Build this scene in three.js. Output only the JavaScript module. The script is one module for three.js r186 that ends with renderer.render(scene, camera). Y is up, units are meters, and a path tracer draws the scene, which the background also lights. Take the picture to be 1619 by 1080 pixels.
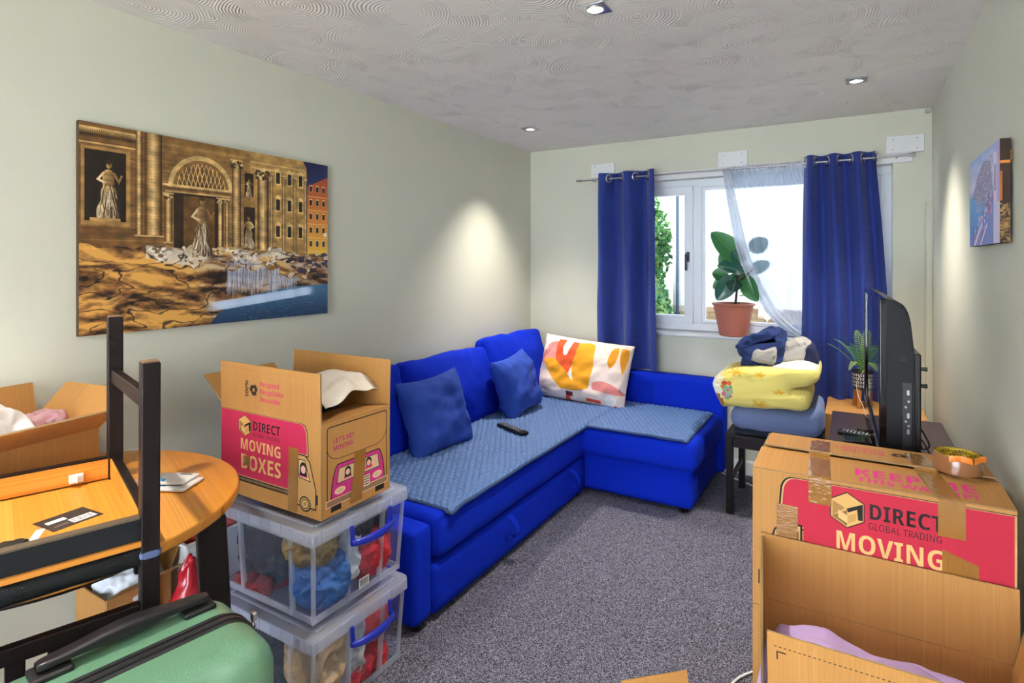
import * as THREE from 'three';
import { RoundedBoxGeometry } from 'three/addons/geometries/RoundedBoxGeometry.js';
import { mergeGeometries } from 'three/addons/utils/BufferGeometryUtils.js';
import { ImprovedNoise } from 'three/addons/math/ImprovedNoise.js';
import { RectAreaLightUniformsLib } from 'three/addons/lights/RectAreaLightUniformsLib.js';
RectAreaLightUniformsLib.init();

// ---------- camera, sky, sun, exposure ----------
const scene = new THREE.Scene();
const renderer = new THREE.WebGLRenderer({ antialias: true });
renderer.toneMapping = THREE.LinearToneMapping;
renderer.toneMappingExposure = 2.16;
renderer.shadowMap.enabled = true;
const camera = new THREE.PerspectiveCamera(2 * Math.atan(540 / 906) * 180 / Math.PI, 1619 / 1080, 0.05, 100);
camera.position.set(0, 1.435, 0);
camera.rotation.y = Math.atan(537 / 906);
camera.setViewOffset(1619, 1080, 0, 124, 1619, 1080);      // shift lens: the verticals stay upright
scene.background = new THREE.Color().setRGB(1.0, 1.06, 1.16);
const sun = new THREE.DirectionalLight(0xf3f5ff, 37);
sun.position.set(1, 22, -18); sun.target.position.set(0, 0, 2); sun.castShadow = true;
Object.assign(sun.shadow.camera, { left: -16, right: 16, top: 16, bottom: -16, near: 1, far: 70 });
sun.name = 'sun'; scene.add(sun, sun.target);
const LAMP = 5.4;               // candela of each ceiling downlight
const LAMP_COLOR = 0xfff8ee;

// ---------- helpers ----------
let seed = 12345;
const rnd = () => { seed = (seed * 1664525 + 1013904223) >>> 0; return seed / 4294967296; };
const rr = (a, b) => a + (b - a) * rnd();
const clamp = (x, a, b) => Math.min(b, Math.max(a, x));
const lerp = (a, b, t) => a + (b - a) * t;
const sstep = (a, b, x) => { const t = clamp((x - a) / (b - a), 0, 1); return t * t * (3 - 2 * t); };
const pn = new ImprovedNoise();
const noise = (x, y, z) => pn.noise(x + 31.7, y + 17.3, z + 5.1);
const fbm = (x, y, z, o = 3) => { let s = 0, a = 1, f = 1; for (let i = 0; i < o; i++) { s += a * noise(x * f, y * f, z * f); a *= 0.5; f *= 2.1; } return s; };
const used = {};
const numbered = (n) => { const k = used[n] = (used[n] ?? -1) + 1; return k ? n + '_' + String(k).padStart(3, '0') : n; };
function thing(name, label, category, [x, y, z] = [0, 0, 0], turn = 0, group) {
  const o = new THREE.Group(); o.name = numbered(name); scene.add(o);
  o.position.set(x, y, z); o.rotation.y = turn; o.userData = { label, category };
  if (group) o.userData.group = group;
  return o;
}
function part(name, geo, m, parent, label) {
  const o = new THREE.Mesh(Array.isArray(geo) ? merge(geo) : geo, m);
  o.name = name; o.castShadow = o.receiveShadow = true; parent.add(o);
  if (label) o.userData.label = label;
  return o;
}
function solo(name, geo, m, label, category, [x, y, z] = [0, 0, 0], turn = 0, group) {
  const o = part(numbered(name), geo, m, scene);
  o.position.set(x, y, z); o.rotation.y = turn; o.userData = { label, category };
  if (group) o.userData.group = group;
  return o;
}
function struct(name, geo, m, parent = scene) {
  const o = part(name, geo, m, parent);
  if (parent === scene) o.userData.kind = 'structure';
  return o;
}
function merge(list) {
  return mergeGeometries(list.map((g) => {
    const n = g.index ? g.toNonIndexed() : g;
    for (const k of Object.keys(n.attributes)) if (!['position', 'normal', 'uv'].includes(k)) n.deleteAttribute(k);
    n.clearGroups(); return n;
  }));
}
const box = (w, h, d, x = 0, y = 0, z = 0) => new THREE.BoxGeometry(w, h, d).translate(x, y, z);
const rbox = (w, h, d, r, x = 0, y = 0, z = 0, s = 2) => metricUV(new RoundedBoxGeometry(w, h, d, s, Math.min(r, w / 2.01, h / 2.01, d / 2.01))).translate(x, y, z);
const cyl = (r1, r2, h, x = 0, y = 0, z = 0, s = 24) => new THREE.CylinderGeometry(r1, r2, h, s).translate(x, y, z);
function bar(a, b, w, d = w, r = 0.003) {       // square bar from point a to point b
  const A = new THREE.Vector3(...a), B = new THREE.Vector3(...b), L = A.distanceTo(B);
  const g = rbox(w, L, d, r);
  const q = new THREE.Quaternion().setFromUnitVectors(new THREE.Vector3(0, 1, 0), B.clone().sub(A).normalize());
  return g.applyQuaternion(q).translate(...A.add(B).multiplyScalar(0.5).toArray());
}
const tube = (pts, r, n = 40, k = 8) => new THREE.TubeGeometry(new THREE.CatmullRomCurve3(pts.map((p) => new THREE.Vector3(...p))), n, r, k);
function metricUV(g) {                          // uv in metres from the dominant axis of each normal
  const p = g.attributes.position, n = g.attributes.normal, uv = new Float32Array(p.count * 2);
  for (let i = 0; i < p.count; i++) {
    const a = Math.abs(n.getX(i)), b = Math.abs(n.getY(i)), c = Math.abs(n.getZ(i));
    if (a >= b && a >= c) { uv[2 * i] = p.getZ(i); uv[2 * i + 1] = p.getY(i); }
    else if (b >= c) { uv[2 * i] = p.getX(i); uv[2 * i + 1] = p.getZ(i); }
    else { uv[2 * i] = p.getX(i); uv[2 * i + 1] = p.getY(i); }
  }
  g.setAttribute('uv', new THREE.BufferAttribute(uv, 2)); return g;
}
function smooth(g) {                            // one normal for all vertices that share a place
  g.computeVertexNormals();
  const p = g.attributes.position, n = g.attributes.normal, at = new Map();
  const key = (i) => Math.round(p.getX(i) * 2e4) + ',' + Math.round(p.getY(i) * 2e4) + ',' + Math.round(p.getZ(i) * 2e4);
  for (let i = 0; i < p.count; i++) { const k = key(i), v = at.get(k) ?? [0, 0, 0]; v[0] += n.getX(i); v[1] += n.getY(i); v[2] += n.getZ(i); at.set(k, v); }
  for (let i = 0; i < p.count; i++) { const v = at.get(key(i)), l = Math.hypot(...v) || 1; n.setXYZ(i, v[0] / l, v[1] / l, v[2] / l); }
  return g;
}
// a cushion-like block: box rounded by r, swollen by bulge, wrinkled by amp
function soft(w, h, d, r, { n = 14, amp = 0, freq = 6, bulge = 0, s = 0, ridge = 0, shape } = {}) {
  const big = Math.max(w, h, d), seg = (a) => Math.max(4, Math.round(n * a / big));
  const g = new THREE.BoxGeometry(w, h, d, seg(w), seg(h), seg(d)), p = g.attributes.position, v = new THREE.Vector3(), q = new THREE.Vector3();
  metricUV(g);
  r = Math.min(r, w / 2, h / 2, d / 2);
  for (let i = 0; i < p.count; i++) {
    v.fromBufferAttribute(p, i);
    q.set(clamp(v.x, r - w / 2, w / 2 - r), clamp(v.y, r - h / 2, h / 2 - r), clamp(v.z, r - d / 2, d / 2 - r));
    const e = v.clone().sub(q); if (e.lengthSq() > 1e-12) { e.normalize(); v.copy(q).addScaledVector(e, r); }
    const a = 2 * v.x / w, b = 2 * v.y / h, c = 2 * v.z / d;
    if (bulge) { v.x *= 1 + bulge * (1 - b * b) * (1 - c * c) * d / w; v.y *= 1 + bulge * (1 - a * a) * (1 - c * c); v.z *= 1 + bulge * (1 - a * a) * (1 - b * b); }
    if (amp) { let m = fbm(v.x * freq + s, v.y * freq, v.z * freq - s); if (ridge) m = lerp(m, 0.5 - Math.abs(m) * 1.6, ridge); v.addScaledVector(e.lengthSq() ? e : v.clone().normalize(), amp * m); }
    if (shape) shape(v, a, b, c);
    p.setXYZ(i, v.x, v.y, v.z);
  }
  return smooth(g);
}
// a sewn pillow: two sheets that meet in a seam; w along x, h along y, thickness t along z
function pillow(w, h, t, { n = 28, amp = 0.006, freq = 7, s = 0, ears = 0.06, sag = 0 } = {}) {
  const pos = [], uv = [], idx = [];
  for (const side of [1, -1]) for (let j = 0; j <= n; j++) for (let i = 0; i <= n; i++) {
    const a = 2 * i / n - 1, b = 2 * j / n - 1, A = Math.sin(a * Math.PI / 2), B = Math.sin(b * Math.PI / 2);
    const pinch = 1 - ears * (1 - B * B), pinch2 = 1 - ears * (1 - A * A);
    const prof = Math.pow(Math.max(0, (1 - A ** 4) * (1 - B ** 4)), 0.55);
    let z = side * t / 2 * prof * (1 + 0.18 * fbm(A * 1.2 + s, B * 1.2, side)) + amp * fbm(A * freq * w + s, B * freq * h, side * 2) * Math.min(1, prof * 2.5);
    pos.push(A * w / 2 * pinch, B * h / 2 * pinch2 - sag * (1 - A * A) * (B > 0 ? B : 0), z);
    uv.push(side * A * w / 2, B * h / 2);
  }
  const N = n + 1;
  for (let k = 0; k < 2; k++) for (let j = 0; j < n; j++) for (let i = 0; i < n; i++) {
    const a = k * N * N + j * N + i, q = [a, a + 1, a + N + 1, a, a + N + 1, a + N];
    idx.push(...(k ? q.reverse() : q));
  }
  const g = new THREE.BufferGeometry();
  g.setAttribute('position', new THREE.Float32BufferAttribute(pos, 3)); g.setAttribute('uv', new THREE.Float32BufferAttribute(uv, 2)); g.setIndex(idx);
  return smooth(g);
}
// a surface f(u, v) -> [x, y, z], u and v from 0 to 1, with real thickness when th > 0
function sheet(f, nu, nv, { th = 0, su = 1, sv = 1 } = {}) {
  const pos = [], uv = [], idx = [];
  for (let j = 0; j <= nv; j++) for (let i = 0; i <= nu; i++) { pos.push(...f(i / nu, j / nv)); uv.push(i / nu * su, j / nv * sv); }
  for (let j = 0; j < nv; j++) for (let i = 0; i < nu; i++) { const a = j * (nu + 1) + i; idx.push(a, a + 1, a + nu + 2, a, a + nu + 2, a + nu + 1); }
  let g = new THREE.BufferGeometry();
  g.setAttribute('position', new THREE.Float32BufferAttribute(pos, 3)); g.setAttribute('uv', new THREE.Float32BufferAttribute(uv, 2)); g.setIndex(idx);
  smooth(g);
  if (!th) return g;
  const n = g.attributes.normal, c = n.count, P = pos.slice(), U = uv.concat(uv), I = idx.slice();
  for (let i = 0; i < c; i++) P.push(pos[3 * i] - n.getX(i) * th, pos[3 * i + 1] - n.getY(i) * th, pos[3 * i + 2] - n.getZ(i) * th);
  for (let k = 0; k < idx.length; k += 3) I.push(idx[k] + c, idx[k + 2] + c, idx[k + 1] + c);
  const rim = [];
  for (let i = 0; i <= nu; i++) rim.push(i);
  for (let j = 1; j <= nv; j++) rim.push(j * (nu + 1) + nu);
  for (let i = nu - 1; i >= 0; i--) rim.push(nv * (nu + 1) + i);
  for (let j = nv - 1; j >= 0; j--) rim.push(j * (nu + 1));
  for (let k = 0; k + 1 < rim.length; k++) { const a = rim[k], b = rim[k + 1]; I.push(a, a + c, b, b, a + c, b + c); }
  g = new THREE.BufferGeometry();
  g.setAttribute('position', new THREE.Float32BufferAttribute(P, 3)); g.setAttribute('uv', new THREE.Float32BufferAttribute(U, 2)); g.setIndex(I);
  g.computeVertexNormals(); return g;
}
// closed outline through points, extruded to depth d with a soft bevel, then wrinkled
function softExtrude(pts, d, bevel, { amp = 0, freq = 8, s = 0, n = 90 } = {}) {
  const c = new THREE.SplineCurve([...pts, pts[0]].map((p) => new THREE.Vector2(...p)));
  const g = new THREE.ExtrudeGeometry(new THREE.Shape(c.getPoints(n).slice(0, -1)), { depth: d - 2 * bevel, bevelEnabled: true, bevelThickness: bevel, bevelSize: bevel * 0.8, bevelOffset: -bevel * 0.8, bevelSegments: 8, steps: 14 }).translate(0, 0, bevel - d);
  const p = g.attributes.position, uv = new Float32Array(p.count * 2);
  for (let i = 0; i < p.count; i++) {
    const x = p.getX(i), y = p.getY(i), z = p.getZ(i);
    uv[2 * i] = x; uv[2 * i + 1] = y;
    if (amp) { const e = amp * fbm(x * freq + s, y * freq * 1.4, z * freq); p.setXYZ(i, x + e * 0.5, y + e, z + e * 0.7); }
  }
  g.setAttribute('uv', new THREE.BufferAttribute(uv, 2)); return smooth(g);
}

// ---------- textures ----------
function canvasTex(w, h, draw, { srgb = true, repeat } = {}) {
  const c = document.createElement('canvas'); c.width = w; c.height = h;
  const x = c.getContext('2d'); draw(x, w, h);
  const t = new THREE.CanvasTexture(c); if (srgb) t.colorSpace = THREE.SRGBColorSpace;
  t.wrapS = t.wrapT = THREE.RepeatWrapping; if (repeat) t.repeat.set(...repeat);
  return t;
}
function dataTex(w, h, f, { srgb = false, repeat } = {}) {
  const d = new Uint8Array(w * h * 4);
  for (let y = 0; y < h; y++) for (let x = 0; x < w; x++) {
    const v = f(x, y), i = 4 * (y * w + x);
    if (typeof v === 'number') d[i] = d[i + 1] = d[i + 2] = clamp(v * 255, 0, 255); else for (let k = 0; k < 3; k++) d[i + k] = clamp(v[k] * 255, 0, 255);
    d[i + 3] = 255;
  }
  const t = new THREE.DataTexture(d, w, h); t.magFilter = t.minFilter = THREE.LinearFilter; t.wrapS = t.wrapT = THREE.RepeatWrapping;
  if (srgb) t.colorSpace = THREE.SRGBColorSpace; if (repeat) t.repeat.set(...repeat); t.needsUpdate = true; return t;
}
const rep = (t, a, b = a) => { const c = t.clone(); c.repeat.set(a, b); c.needsUpdate = true; return c; };
const grain = dataTex(256, 256, () => rnd());
const weave = dataTex(128, 128, (x, y) => 0.5 + 0.28 * ((((x >> 2) + (y >> 2)) & 1) ? Math.sin(x * Math.PI / 4) : Math.sin(y * Math.PI / 4)) + 0.22 * (rnd() - 0.5));
const slub = dataTex(256, 256, (() => { const rows = Array.from({ length: 256 }, () => rnd()), cols = Array.from({ length: 256 }, () => rnd()); return (x, y) => 0.45 * rows[y] + 0.2 * cols[x] + 0.35 * rnd(); })());
const woodTone = (base, dark, lite, strips) => canvasTex(1024, 1024, (x, w, h) => {
  for (let i = 0; i < strips; i++) {
    const y0 = i * h / strips, t = rnd();
    x.fillStyle = t < 0.3 ? dark : t > 0.65 ? lite : base; x.fillRect(0, y0, w, h / strips + 1);
    for (let k = 0; k < 90; k++) {
      x.strokeStyle = rnd() < 0.6 ? 'rgba(120,60,10,' + rr(0.01, 0.06) + ')' : 'rgba(255,215,140,' + rr(0.01, 0.07) + ')'; x.lineWidth = rr(1, 5);
      const y = y0 + rr(0, h / strips), a = rr(-5, 5); x.beginPath(); x.moveTo(0, y); x.bezierCurveTo(w * 0.3, y + a, w * 0.7, y - a, w, y); x.stroke();
    }
  }
});
const S = (color, roughness = 0.7, o = {}) => new THREE.MeshStandardMaterial({ color, roughness, ...o });
const P = (color, roughness = 0.7, o = {}) => new THREE.MeshPhysicalMaterial({ color, roughness, ...o });

const M = {};
M.wall = S('#d7d6c2', 0.75, { bumpMap: rep(grain, 6), bumpScale: 0.0004 });
M.white = S('#e9e9e6', 0.45); M.upvc = S('#eef1f5', 0.3); M.gloss = S('#e6e6e2', 0.35);
M.chrome = S('#d6d6d6', 0.18, { metalness: 1 }); M.steel = S('#a9a9a7', 0.35, { metalness: 1 });
M.black = S('#141416', 0.45); M.blackGloss = S('#0c0c10', 0.08); M.darkPlastic = P('#131418', 0.5, { specularIntensity: 0.5 });
M.sofa = P('#062cc4', 0.85, { specularIntensity: 0.3, bumpMap: rep(weave, 26), bumpScale: 0.0007, sheen: 0.15, sheenColor: new THREE.Color('#2f6bff'), sheenRoughness: 0.5 });
M.darkWood = P('#170d0d', 0.45, { specularIntensity: 0.5, bumpMap: rep(slub, 3, 3), bumpScale: 0.0002 });
M.leather = P('#0e0e11', 0.45, { specularIntensity: 0.6, bumpMap: rep(grain, 4), bumpScale: 0.0009 });

// carpet
{
  const c = dataTex(1024, 1024, (() => {
    const a = new Float32Array(1024 * 1024);
    for (let i = 0; i < a.length; i++) a[i] = rnd();
    const at = (x, y) => a[((y + 1024) % 1024) * 1024 + (x + 1024) % 1024];
    return (x, y) => {
      const bx = x - x % 4, by = y - y % 4, n = 0.62 * at(bx + ((by >> 2) & 1) * 2, by) + 0.38 * at(x - x % 2, y - y % 2);
      const t = n < 0.42 ? 0.24 + n * 0.3 : n > 0.6 ? 0.72 + (n - 0.6) * 0.55 : 0.4 + (n - 0.42) * 1.75;
      return [0.95 * t, 0.925 * t, 0.96 * t];
    };
  })(), { srgb: true, repeat: [1 / 0.8, 1 / 0.8] });
  M.carpet = S('#c9cbdc', 1, { map: c, bumpMap: c, bumpScale: 0.006 });
}
// swirled plaster ceiling: overlapping fans of fine ripples
M.ceiling = (() => {
  const N = 2048, tile = 2.0, stamps = [];
  for (let j = 0; j < 11; j++) for (let i = 0; i < 11; i++) stamps.push([(i + rr(0, 0.8)) / 11, (j + rr(0, 0.8)) / 11, rr(0.075, 0.115), rnd(), rr(0.7, 1.25)]);
  const cells = new Map();
  stamps.forEach((s, k) => { for (let dj = -1; dj <= 1; dj++) for (let di = -1; di <= 1; di++) { const c = [(Math.floor(s[0] * 11) + di + 11) % 11, (Math.floor(s[1] * 11) + dj + 11) % 11].join(); (cells.get(c) ?? cells.set(c, []).get(c)).push(k); } });
  const t = dataTex(N, N, (x, y) => {
    const u = x / N, v = y / N; let best = -1, h = 0.5;
    for (const k of cells.get([Math.floor(u * 11), Math.floor(v * 11)].join()) ?? []) {
      const s = stamps[k]; let dx = u - s[0], dy = v - s[1]; dx -= Math.round(dx); dy -= Math.round(dy);
      const r = Math.hypot(dx, dy); if (r > s[2] || s[3] < best) continue;
      best = s[3]; const R = r * tile;
      h = 0.5 + 0.32 * Math.sin(R * 2 * Math.PI / (0.0125 * s[4]) + 5 * fbm(u * 14, v * 14, 0, 2)) * clamp(0.45 + 0.9 * fbm(u * 9 + k, v * 9, 3, 2), 0.08, 1);
    }
    return h + 0.1 * (rnd() - 0.5);
  }, { repeat: [1 / tile, 1 / tile] });
  return S('#efe9df', 0.8, { bumpMap: t, bumpScale: 0.006 });
})();

// ---------- the room ----------
const XL = -2.284, XR = 0.407, ZB = -4.155, ZF = 1.7, H = 2.35, WT = 0.12;
{
  const fl = metricUV(box(XR - XL + 0.3, 0.1, ZF - ZB + 0.4, (XL + XR) / 2, -0.05, (ZF + ZB) / 2)); struct('floor', fl, M.carpet);
  struct('ceiling', metricUV(box(XR - XL + 0.3, 0.12, ZF - ZB + 0.4, (XL + XR) / 2, H + 0.06, (ZF + ZB) / 2)), M.ceiling);
  struct('wall_left', metricUV(box(WT, H, ZF - ZB + 0.4, XL - WT / 2, H / 2, (ZF + ZB) / 2)), M.wall);
  struct('wall_right', metricUV(box(WT, H, ZF - ZB + 0.4, XR + WT / 2, H / 2, (ZF + ZB) / 2)), M.wall);
}
const WX0 = -1.6, WX1 = 0.215, WY0 = 0.93, WY1 = 2.045, WD = 0.22;     // window opening
{
  const zc = ZB - WD / 2, p = (x0, x1, y0, y1) => metricUV(box(x1 - x0, y1 - y0, WD, (x0 + x1) / 2, (y0 + y1) / 2, zc));
  struct('wall_back', [p(XL - WT, WX0, 0, H), p(WX1, XR + WT, 0, H), p(WX0, WX1, 0, WY0), p(WX0, WX1, WY1, H)], M.wall);
  // rear wall, behind the camera, with the tall garden window whose daylight fills the near half of the room
  const q = (x0, x1, y0, y1) => metricUV(box(x1 - x0, y1 - y0, WT, (x0 + x1) / 2, (y0 + y1) / 2, ZF + WT / 2));
  const RX0 = -2.0, RX1 = 0.25, RY0 = 0.1, RY1 = 2.12;
  struct('wall_front', [q(XL - WT, RX0, 0, H), q(RX1, XR + WT, 0, H), q(RX0, RX1, RY1, H), q(RX0, RX1, 0, RY0)], M.wall);
  const d = new THREE.Group(); d.name = 'window_2'; d.userData.kind = 'structure'; scene.add(d);
  const zf = ZF + 0.07, cx = (RX0 + RX1) / 2, hh = RY1 - RY0, cy = (RY0 + RY1) / 2;
  part('window_frame', [rbox(RX1 - RX0, 0.06, 0.06, 0.004, cx, RY1 - 0.03, zf), rbox(RX1 - RX0, 0.08, 0.06, 0.004, cx, RY0 + 0.04, zf), ...[RX0 + 0.03, cx, RX1 - 0.03].map((x) => rbox(0.07, hh - 0.144, 0.056, 0.004, x, cy + 0.01, zf))], M.upvc, d);
  for (const s of [-1, 1]) part('pane', box((RX1 - RX0) / 2 - 0.06, hh - 0.12, 0.004, cx + s * (RX1 - RX0) / 4, cy, zf), P('#f6fbff', 0.02, { transmission: 1, thickness: 0, ior: 1.45 }), d);
  const sk = (w, d, x, z) => [rbox(w, 0.09, d, 0.004, x, 0.045, z), rbox(w - (w > d ? 0 : 0.006), 0.012, d - (w > d ? 0.006 : 0), 0.004, x, 0.093, z)];
  struct('baseboard_back', sk(XR - XL, 0.016, (XL + XR) / 2, ZB + 0.008), M.white);
  struct('baseboard_left', sk(0.016, ZF - ZB - 0.02, XL + 0.008, (ZF + ZB) / 2), M.white);
  struct('baseboard_right', sk(0.016, ZF - ZB - 0.02, XR - 0.008, (ZF + ZB) / 2), M.white);
  // slim boxed-in pipe in the right back corner
  struct('trim_2', metricUV(rbox(0.04, 1.8, 0.045, 0.012, XR - 0.016, 0.9, ZB + 0.02)), M.wall);
}
// window
{
  const w = new THREE.Group(); w.name = 'window_1'; w.userData.kind = 'structure'; scene.add(w);
  const z = ZB - 0.135, T = 0.06, y0 = WY0 + 0.012, y1 = WY1, mull = [-0.967];
  const hb = (x0, x1, y, h, d = T, zz = z) => rbox(x1 - x0, h, d, 0.006, (x0 + x1) / 2, y, zz), vb = (x, ww, a = y0, b = y1, d = T, zz = z) => rbox(ww, b - a - 0.004, d - 0.004, 0.003, x, (a + b) / 2, zz);
  const fr = 0.06;
  part('window_frame', [hb(WX0, WX1, y0 + fr / 2, fr), hb(WX0, WX1, y1 - fr / 2, fr), vb(WX0 + fr / 2, fr), vb(WX1 - fr / 2, fr), vb(mull[0], 0.07)], M.upvc, w);
  const bays = [[WX0 + fr, mull[0] - 0.035, true], [mull[0] + 0.035, WX1 - fr, false]];
  M.glass = P('#f6fbff', 0.02, { transmission: 1, thickness: 0, ior: 1.45 });
  for (const [a, b, opens] of bays) {
    const lo = y0 + fr, hi = y1 - fr, k = opens ? 0.062 : 0.022, d = opens ? 0.07 : 0.05, zz = opens ? z + 0.012 : z;
    const sash = part(opens ? 'sash' : 'bead', [hb(a - (opens ? 0.012 : 0), b + (opens ? 0.012 : 0), lo + k / 2 - (opens ? 0.012 : 0), k, d, zz), hb(a - (opens ? 0.012 : 0), b + (opens ? 0.012 : 0), hi - k / 2 + (opens ? 0.012 : 0), k, d, zz), vb(a + k / 2 - (opens ? 0.012 : 0), k, lo, hi, d, zz), vb(b - k / 2 + (opens ? 0.012 : 0), k, lo, hi, d, zz)], M.upvc, w);
    part('pane', box(b - a - 2 * k + 0.03, hi - lo - 2 * k + 0.03, 0.004, (a + b) / 2, (lo + hi) / 2, z), M.glass, w);
    if (opens) {
      const hx = a < -1 ? b - 0.025 : a + 0.025, hy = 1.47;
      part('window_handle', [rbox(0.026, 0.07, 0.012, 0.004, hx, hy + 0.01, zz + 0.04), cyl(0.009, 0.009, 0.03, 0, 0, 0, 12).rotateX(Math.PI / 2).translate(hx, hy + 0.02, zz + 0.055), rbox(0.016, 0.12, 0.014, 0.005, hx - 0.005, hy - 0.03, zz + 0.07)], S('#3f434c', 0.4, { metalness: 0.6 }), sash);
    }
  }
  struct('window_sill', [rbox(WX1 - WX0 + 0.1, 0.028, 0.24, 0.01, (WX0 + WX1) / 2, WY0 - 0.004, ZB - 0.085)], M.gloss);
}

// ---------- downlights ----------
{
  const lens = S('#fff6ea', 0.4, { emissive: new THREE.Color('#fff4e4'), emissiveIntensity: 3.0 });
  const names = ['square chrome downlight nearest the top edge, middle of the ceiling', 'square chrome downlight in the ceiling above the blue corner sofa', 'square chrome downlight in the ceiling near the right wall canvas', 'square chrome downlight behind the camera near the left wall', 'square chrome downlight above the camera beside the right wall'];
  let proto;
  [[-0.79, -1.917], [-1.877, -3.41], [0.02, -3.333], [-1.6, -0.2], [0.02, -0.45]].forEach(([x, z], i) => {
    let t;
    if (!proto) {
      t = proto = thing('downlight', names[0], 'ceiling light', [x, H, z], 0, 'ceiling downlights');
      const sh = new THREE.Shape(); sh.moveTo(-0.046, -0.046); sh.lineTo(0.046, -0.046); sh.lineTo(0.046, 0.046); sh.lineTo(-0.046, 0.046); sh.closePath();
      const ho = new THREE.Path(); ho.absarc(0, 0, 0.032, 0, Math.PI * 2, true); sh.holes.push(ho);
      part('bezel', new THREE.ExtrudeGeometry(sh, { depth: 0.004, bevelEnabled: true, bevelSize: 0.002, bevelThickness: 0.002, bevelSegments: 2, curveSegments: 32 }).rotateX(Math.PI / 2).translate(0, -0.002, 0), M.chrome, t);
      part('ring', new THREE.TorusGeometry(0.031, 0.003, 10, 40).rotateX(Math.PI / 2).translate(0, -0.008, 0), M.chrome, t);
      part('lamp', cyl(0.029, 0.029, 0.006, 0, -0.004, 0, 32), lens, t);
    } else { t = proto.clone(); t.name = numbered('downlight'); scene.add(t); t.position.set(x, H, z); t.userData.label = names[i]; }
    const l = new THREE.SpotLight(LAMP_COLOR, LAMP, 0, 0.78, 1, 2);
    l.position.set(x, H - 0.016, z); l.target.position.set(x, 0, z); l.castShadow = true; l.shadow.radius = 1.4; l.name = 'downlight_beam';
    scene.add(l, l.target);
  });
}

// ---------- corner sofa ----------
{
  const t = thing('corner_sofa', 'bright blue fabric corner sofa bed with chaise and pull-out drawer front', 'sofa', [XL, 0, ZB]);
  const at = (g) => g.translate(-XL, 0, -ZB);      // shapes below are given in room coordinates
  const sb = (x0, x1, y0, y1, z0, z1, r, o) => at(metricUV(soft(x1 - x0, y1 - y0, z1 - z0, r, { n: 46, ...o })).translate((x0 + x1) / 2, (y0 + y1) / 2, (z0 + z1) / 2));
  part('arm', sb(-2.13, -1.43, 0.03, 0.405, -1.8, -1.685, 0.028), M.sofa, t);
  part('seat_cushion', sb(-2.14, -1.405, 0.245, 0.432, -3.3, -1.803, 0.045, { amp: 0.003, freq: 3 }), M.sofa, t);
  part('drawer_front', sb(-2.2, -1.425, 0.03, 0.238, -3.3, -1.803, 0.016), M.sofa, t);
  part('chaise_base', sb(-2.2, -0.775, 0.03, 0.262, -4.09, -3.305, 0.02), M.sofa, t);
  part('chaise_cushion', sb(-2.14, -0.735, 0.268, 0.432, -3.99, -3.225, 0.04, { amp: 0.003, freq: 3 }), M.sofa, t);
  part('back_panel', sb(-2.272, -2.2, 0.03, 0.64, -4.09, -1.685, 0.03), M.sofa, t);
  part('back_panel', sb(-2.14, -0.725, 0.03, 0.655, -4.115, -3.985, 0.035), M.sofa, t);
  for (const z of [-2.325, -3.02]) {
    const tab = sheet((u, v) => { const a = u * Math.PI; return [-1.408 + 0.05 * Math.sin(a) + 0.012, 0.2 + 0.045 * Math.cos(a) - 0.004 - 0.02 * Math.sin(a), z + (v - 0.5) * 0.034]; }, 16, 2, { th: 0.003 });
    part('pull_tab', at(tab), M.sofa, t);
  }
  for (const [x, z] of [[-1.47, -1.74], [-2.2, -1.74], [-1.47, -3.25], [-0.83, -3.36], [-0.83, -4.04]]) part('foot', at(cyl(0.022, 0.018, 0.034, x, 0.017, z, 16)), M.black, t);
}
// loose back cushions leaning on the back panel
{
  const mk = (label, z, len, h, turn, lean, s, x = -2.075) => {
    const g = soft(0.14, h, len, 0.04, { n: 40, amp: 0.014, freq: 4.5, bulge: 0.05, s, shape: (v, a, b, c) => { v.x *= 1 + 0.28 * (1 - b * b) * (1 - c * c) - 0.22 * Math.max(0, b); v.y += 0.012 * Math.abs(c) * Math.max(0, b); } });
    const o = solo('back_cushion', g.translate(0, h / 2, 0), M.sofa, label, 'cushion', [x, 0.425, z], turn); o.rotation.order = 'YZX'; o.rotation.z = lean; return o;
  };
  mk('bright blue sofa back cushion partly hidden behind the open moving box', -2.06, 0.64, 0.45, 0, 0.2, 1);
  mk('bright blue sofa back cushion in the middle, between the two velvet cushions', -2.83, 0.83, 0.45, 0, 0.22, 5);
  mk('bright blue sofa back cushion standing in the corner by the patterned pillow', -3.63, 0.79, 0.495, 0, 0.24, 9, -2.06);
}
M.velvet = P('#2548ac', 0.9, { sheen: 1, sheenColor: new THREE.Color('#5f86e8'), sheenRoughness: 0.35, bumpMap: rep(grain, 3), bumpScale: 0.0008 });
{
  const a = solo('throw_cushion', pillow(0.44, 0.42, 0.19, { s: 3, amp: 0.02, ears: 0.1 }), M.velvet, 'velvet blue throw cushion nearest the moving box on the sofa', 'cushion', [-1.93, 0.625, -2.45], 1.42);
  a.rotation.order = 'YXZ'; a.rotation.x = -0.3; a.rotation.z = 0.06;
  const b = solo('throw_cushion', pillow(0.42, 0.4, 0.19, { s: 8, amp: 0.016, ears: 0.1 }), M.velvet, 'velvet blue throw cushion turned sideways between two back cushions', 'cushion', [-1.92, 0.63, -3.3], 1.55);
  b.rotation.order = 'YXZ'; b.rotation.x = -0.32; b.rotation.z = 0.1;
}
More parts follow.
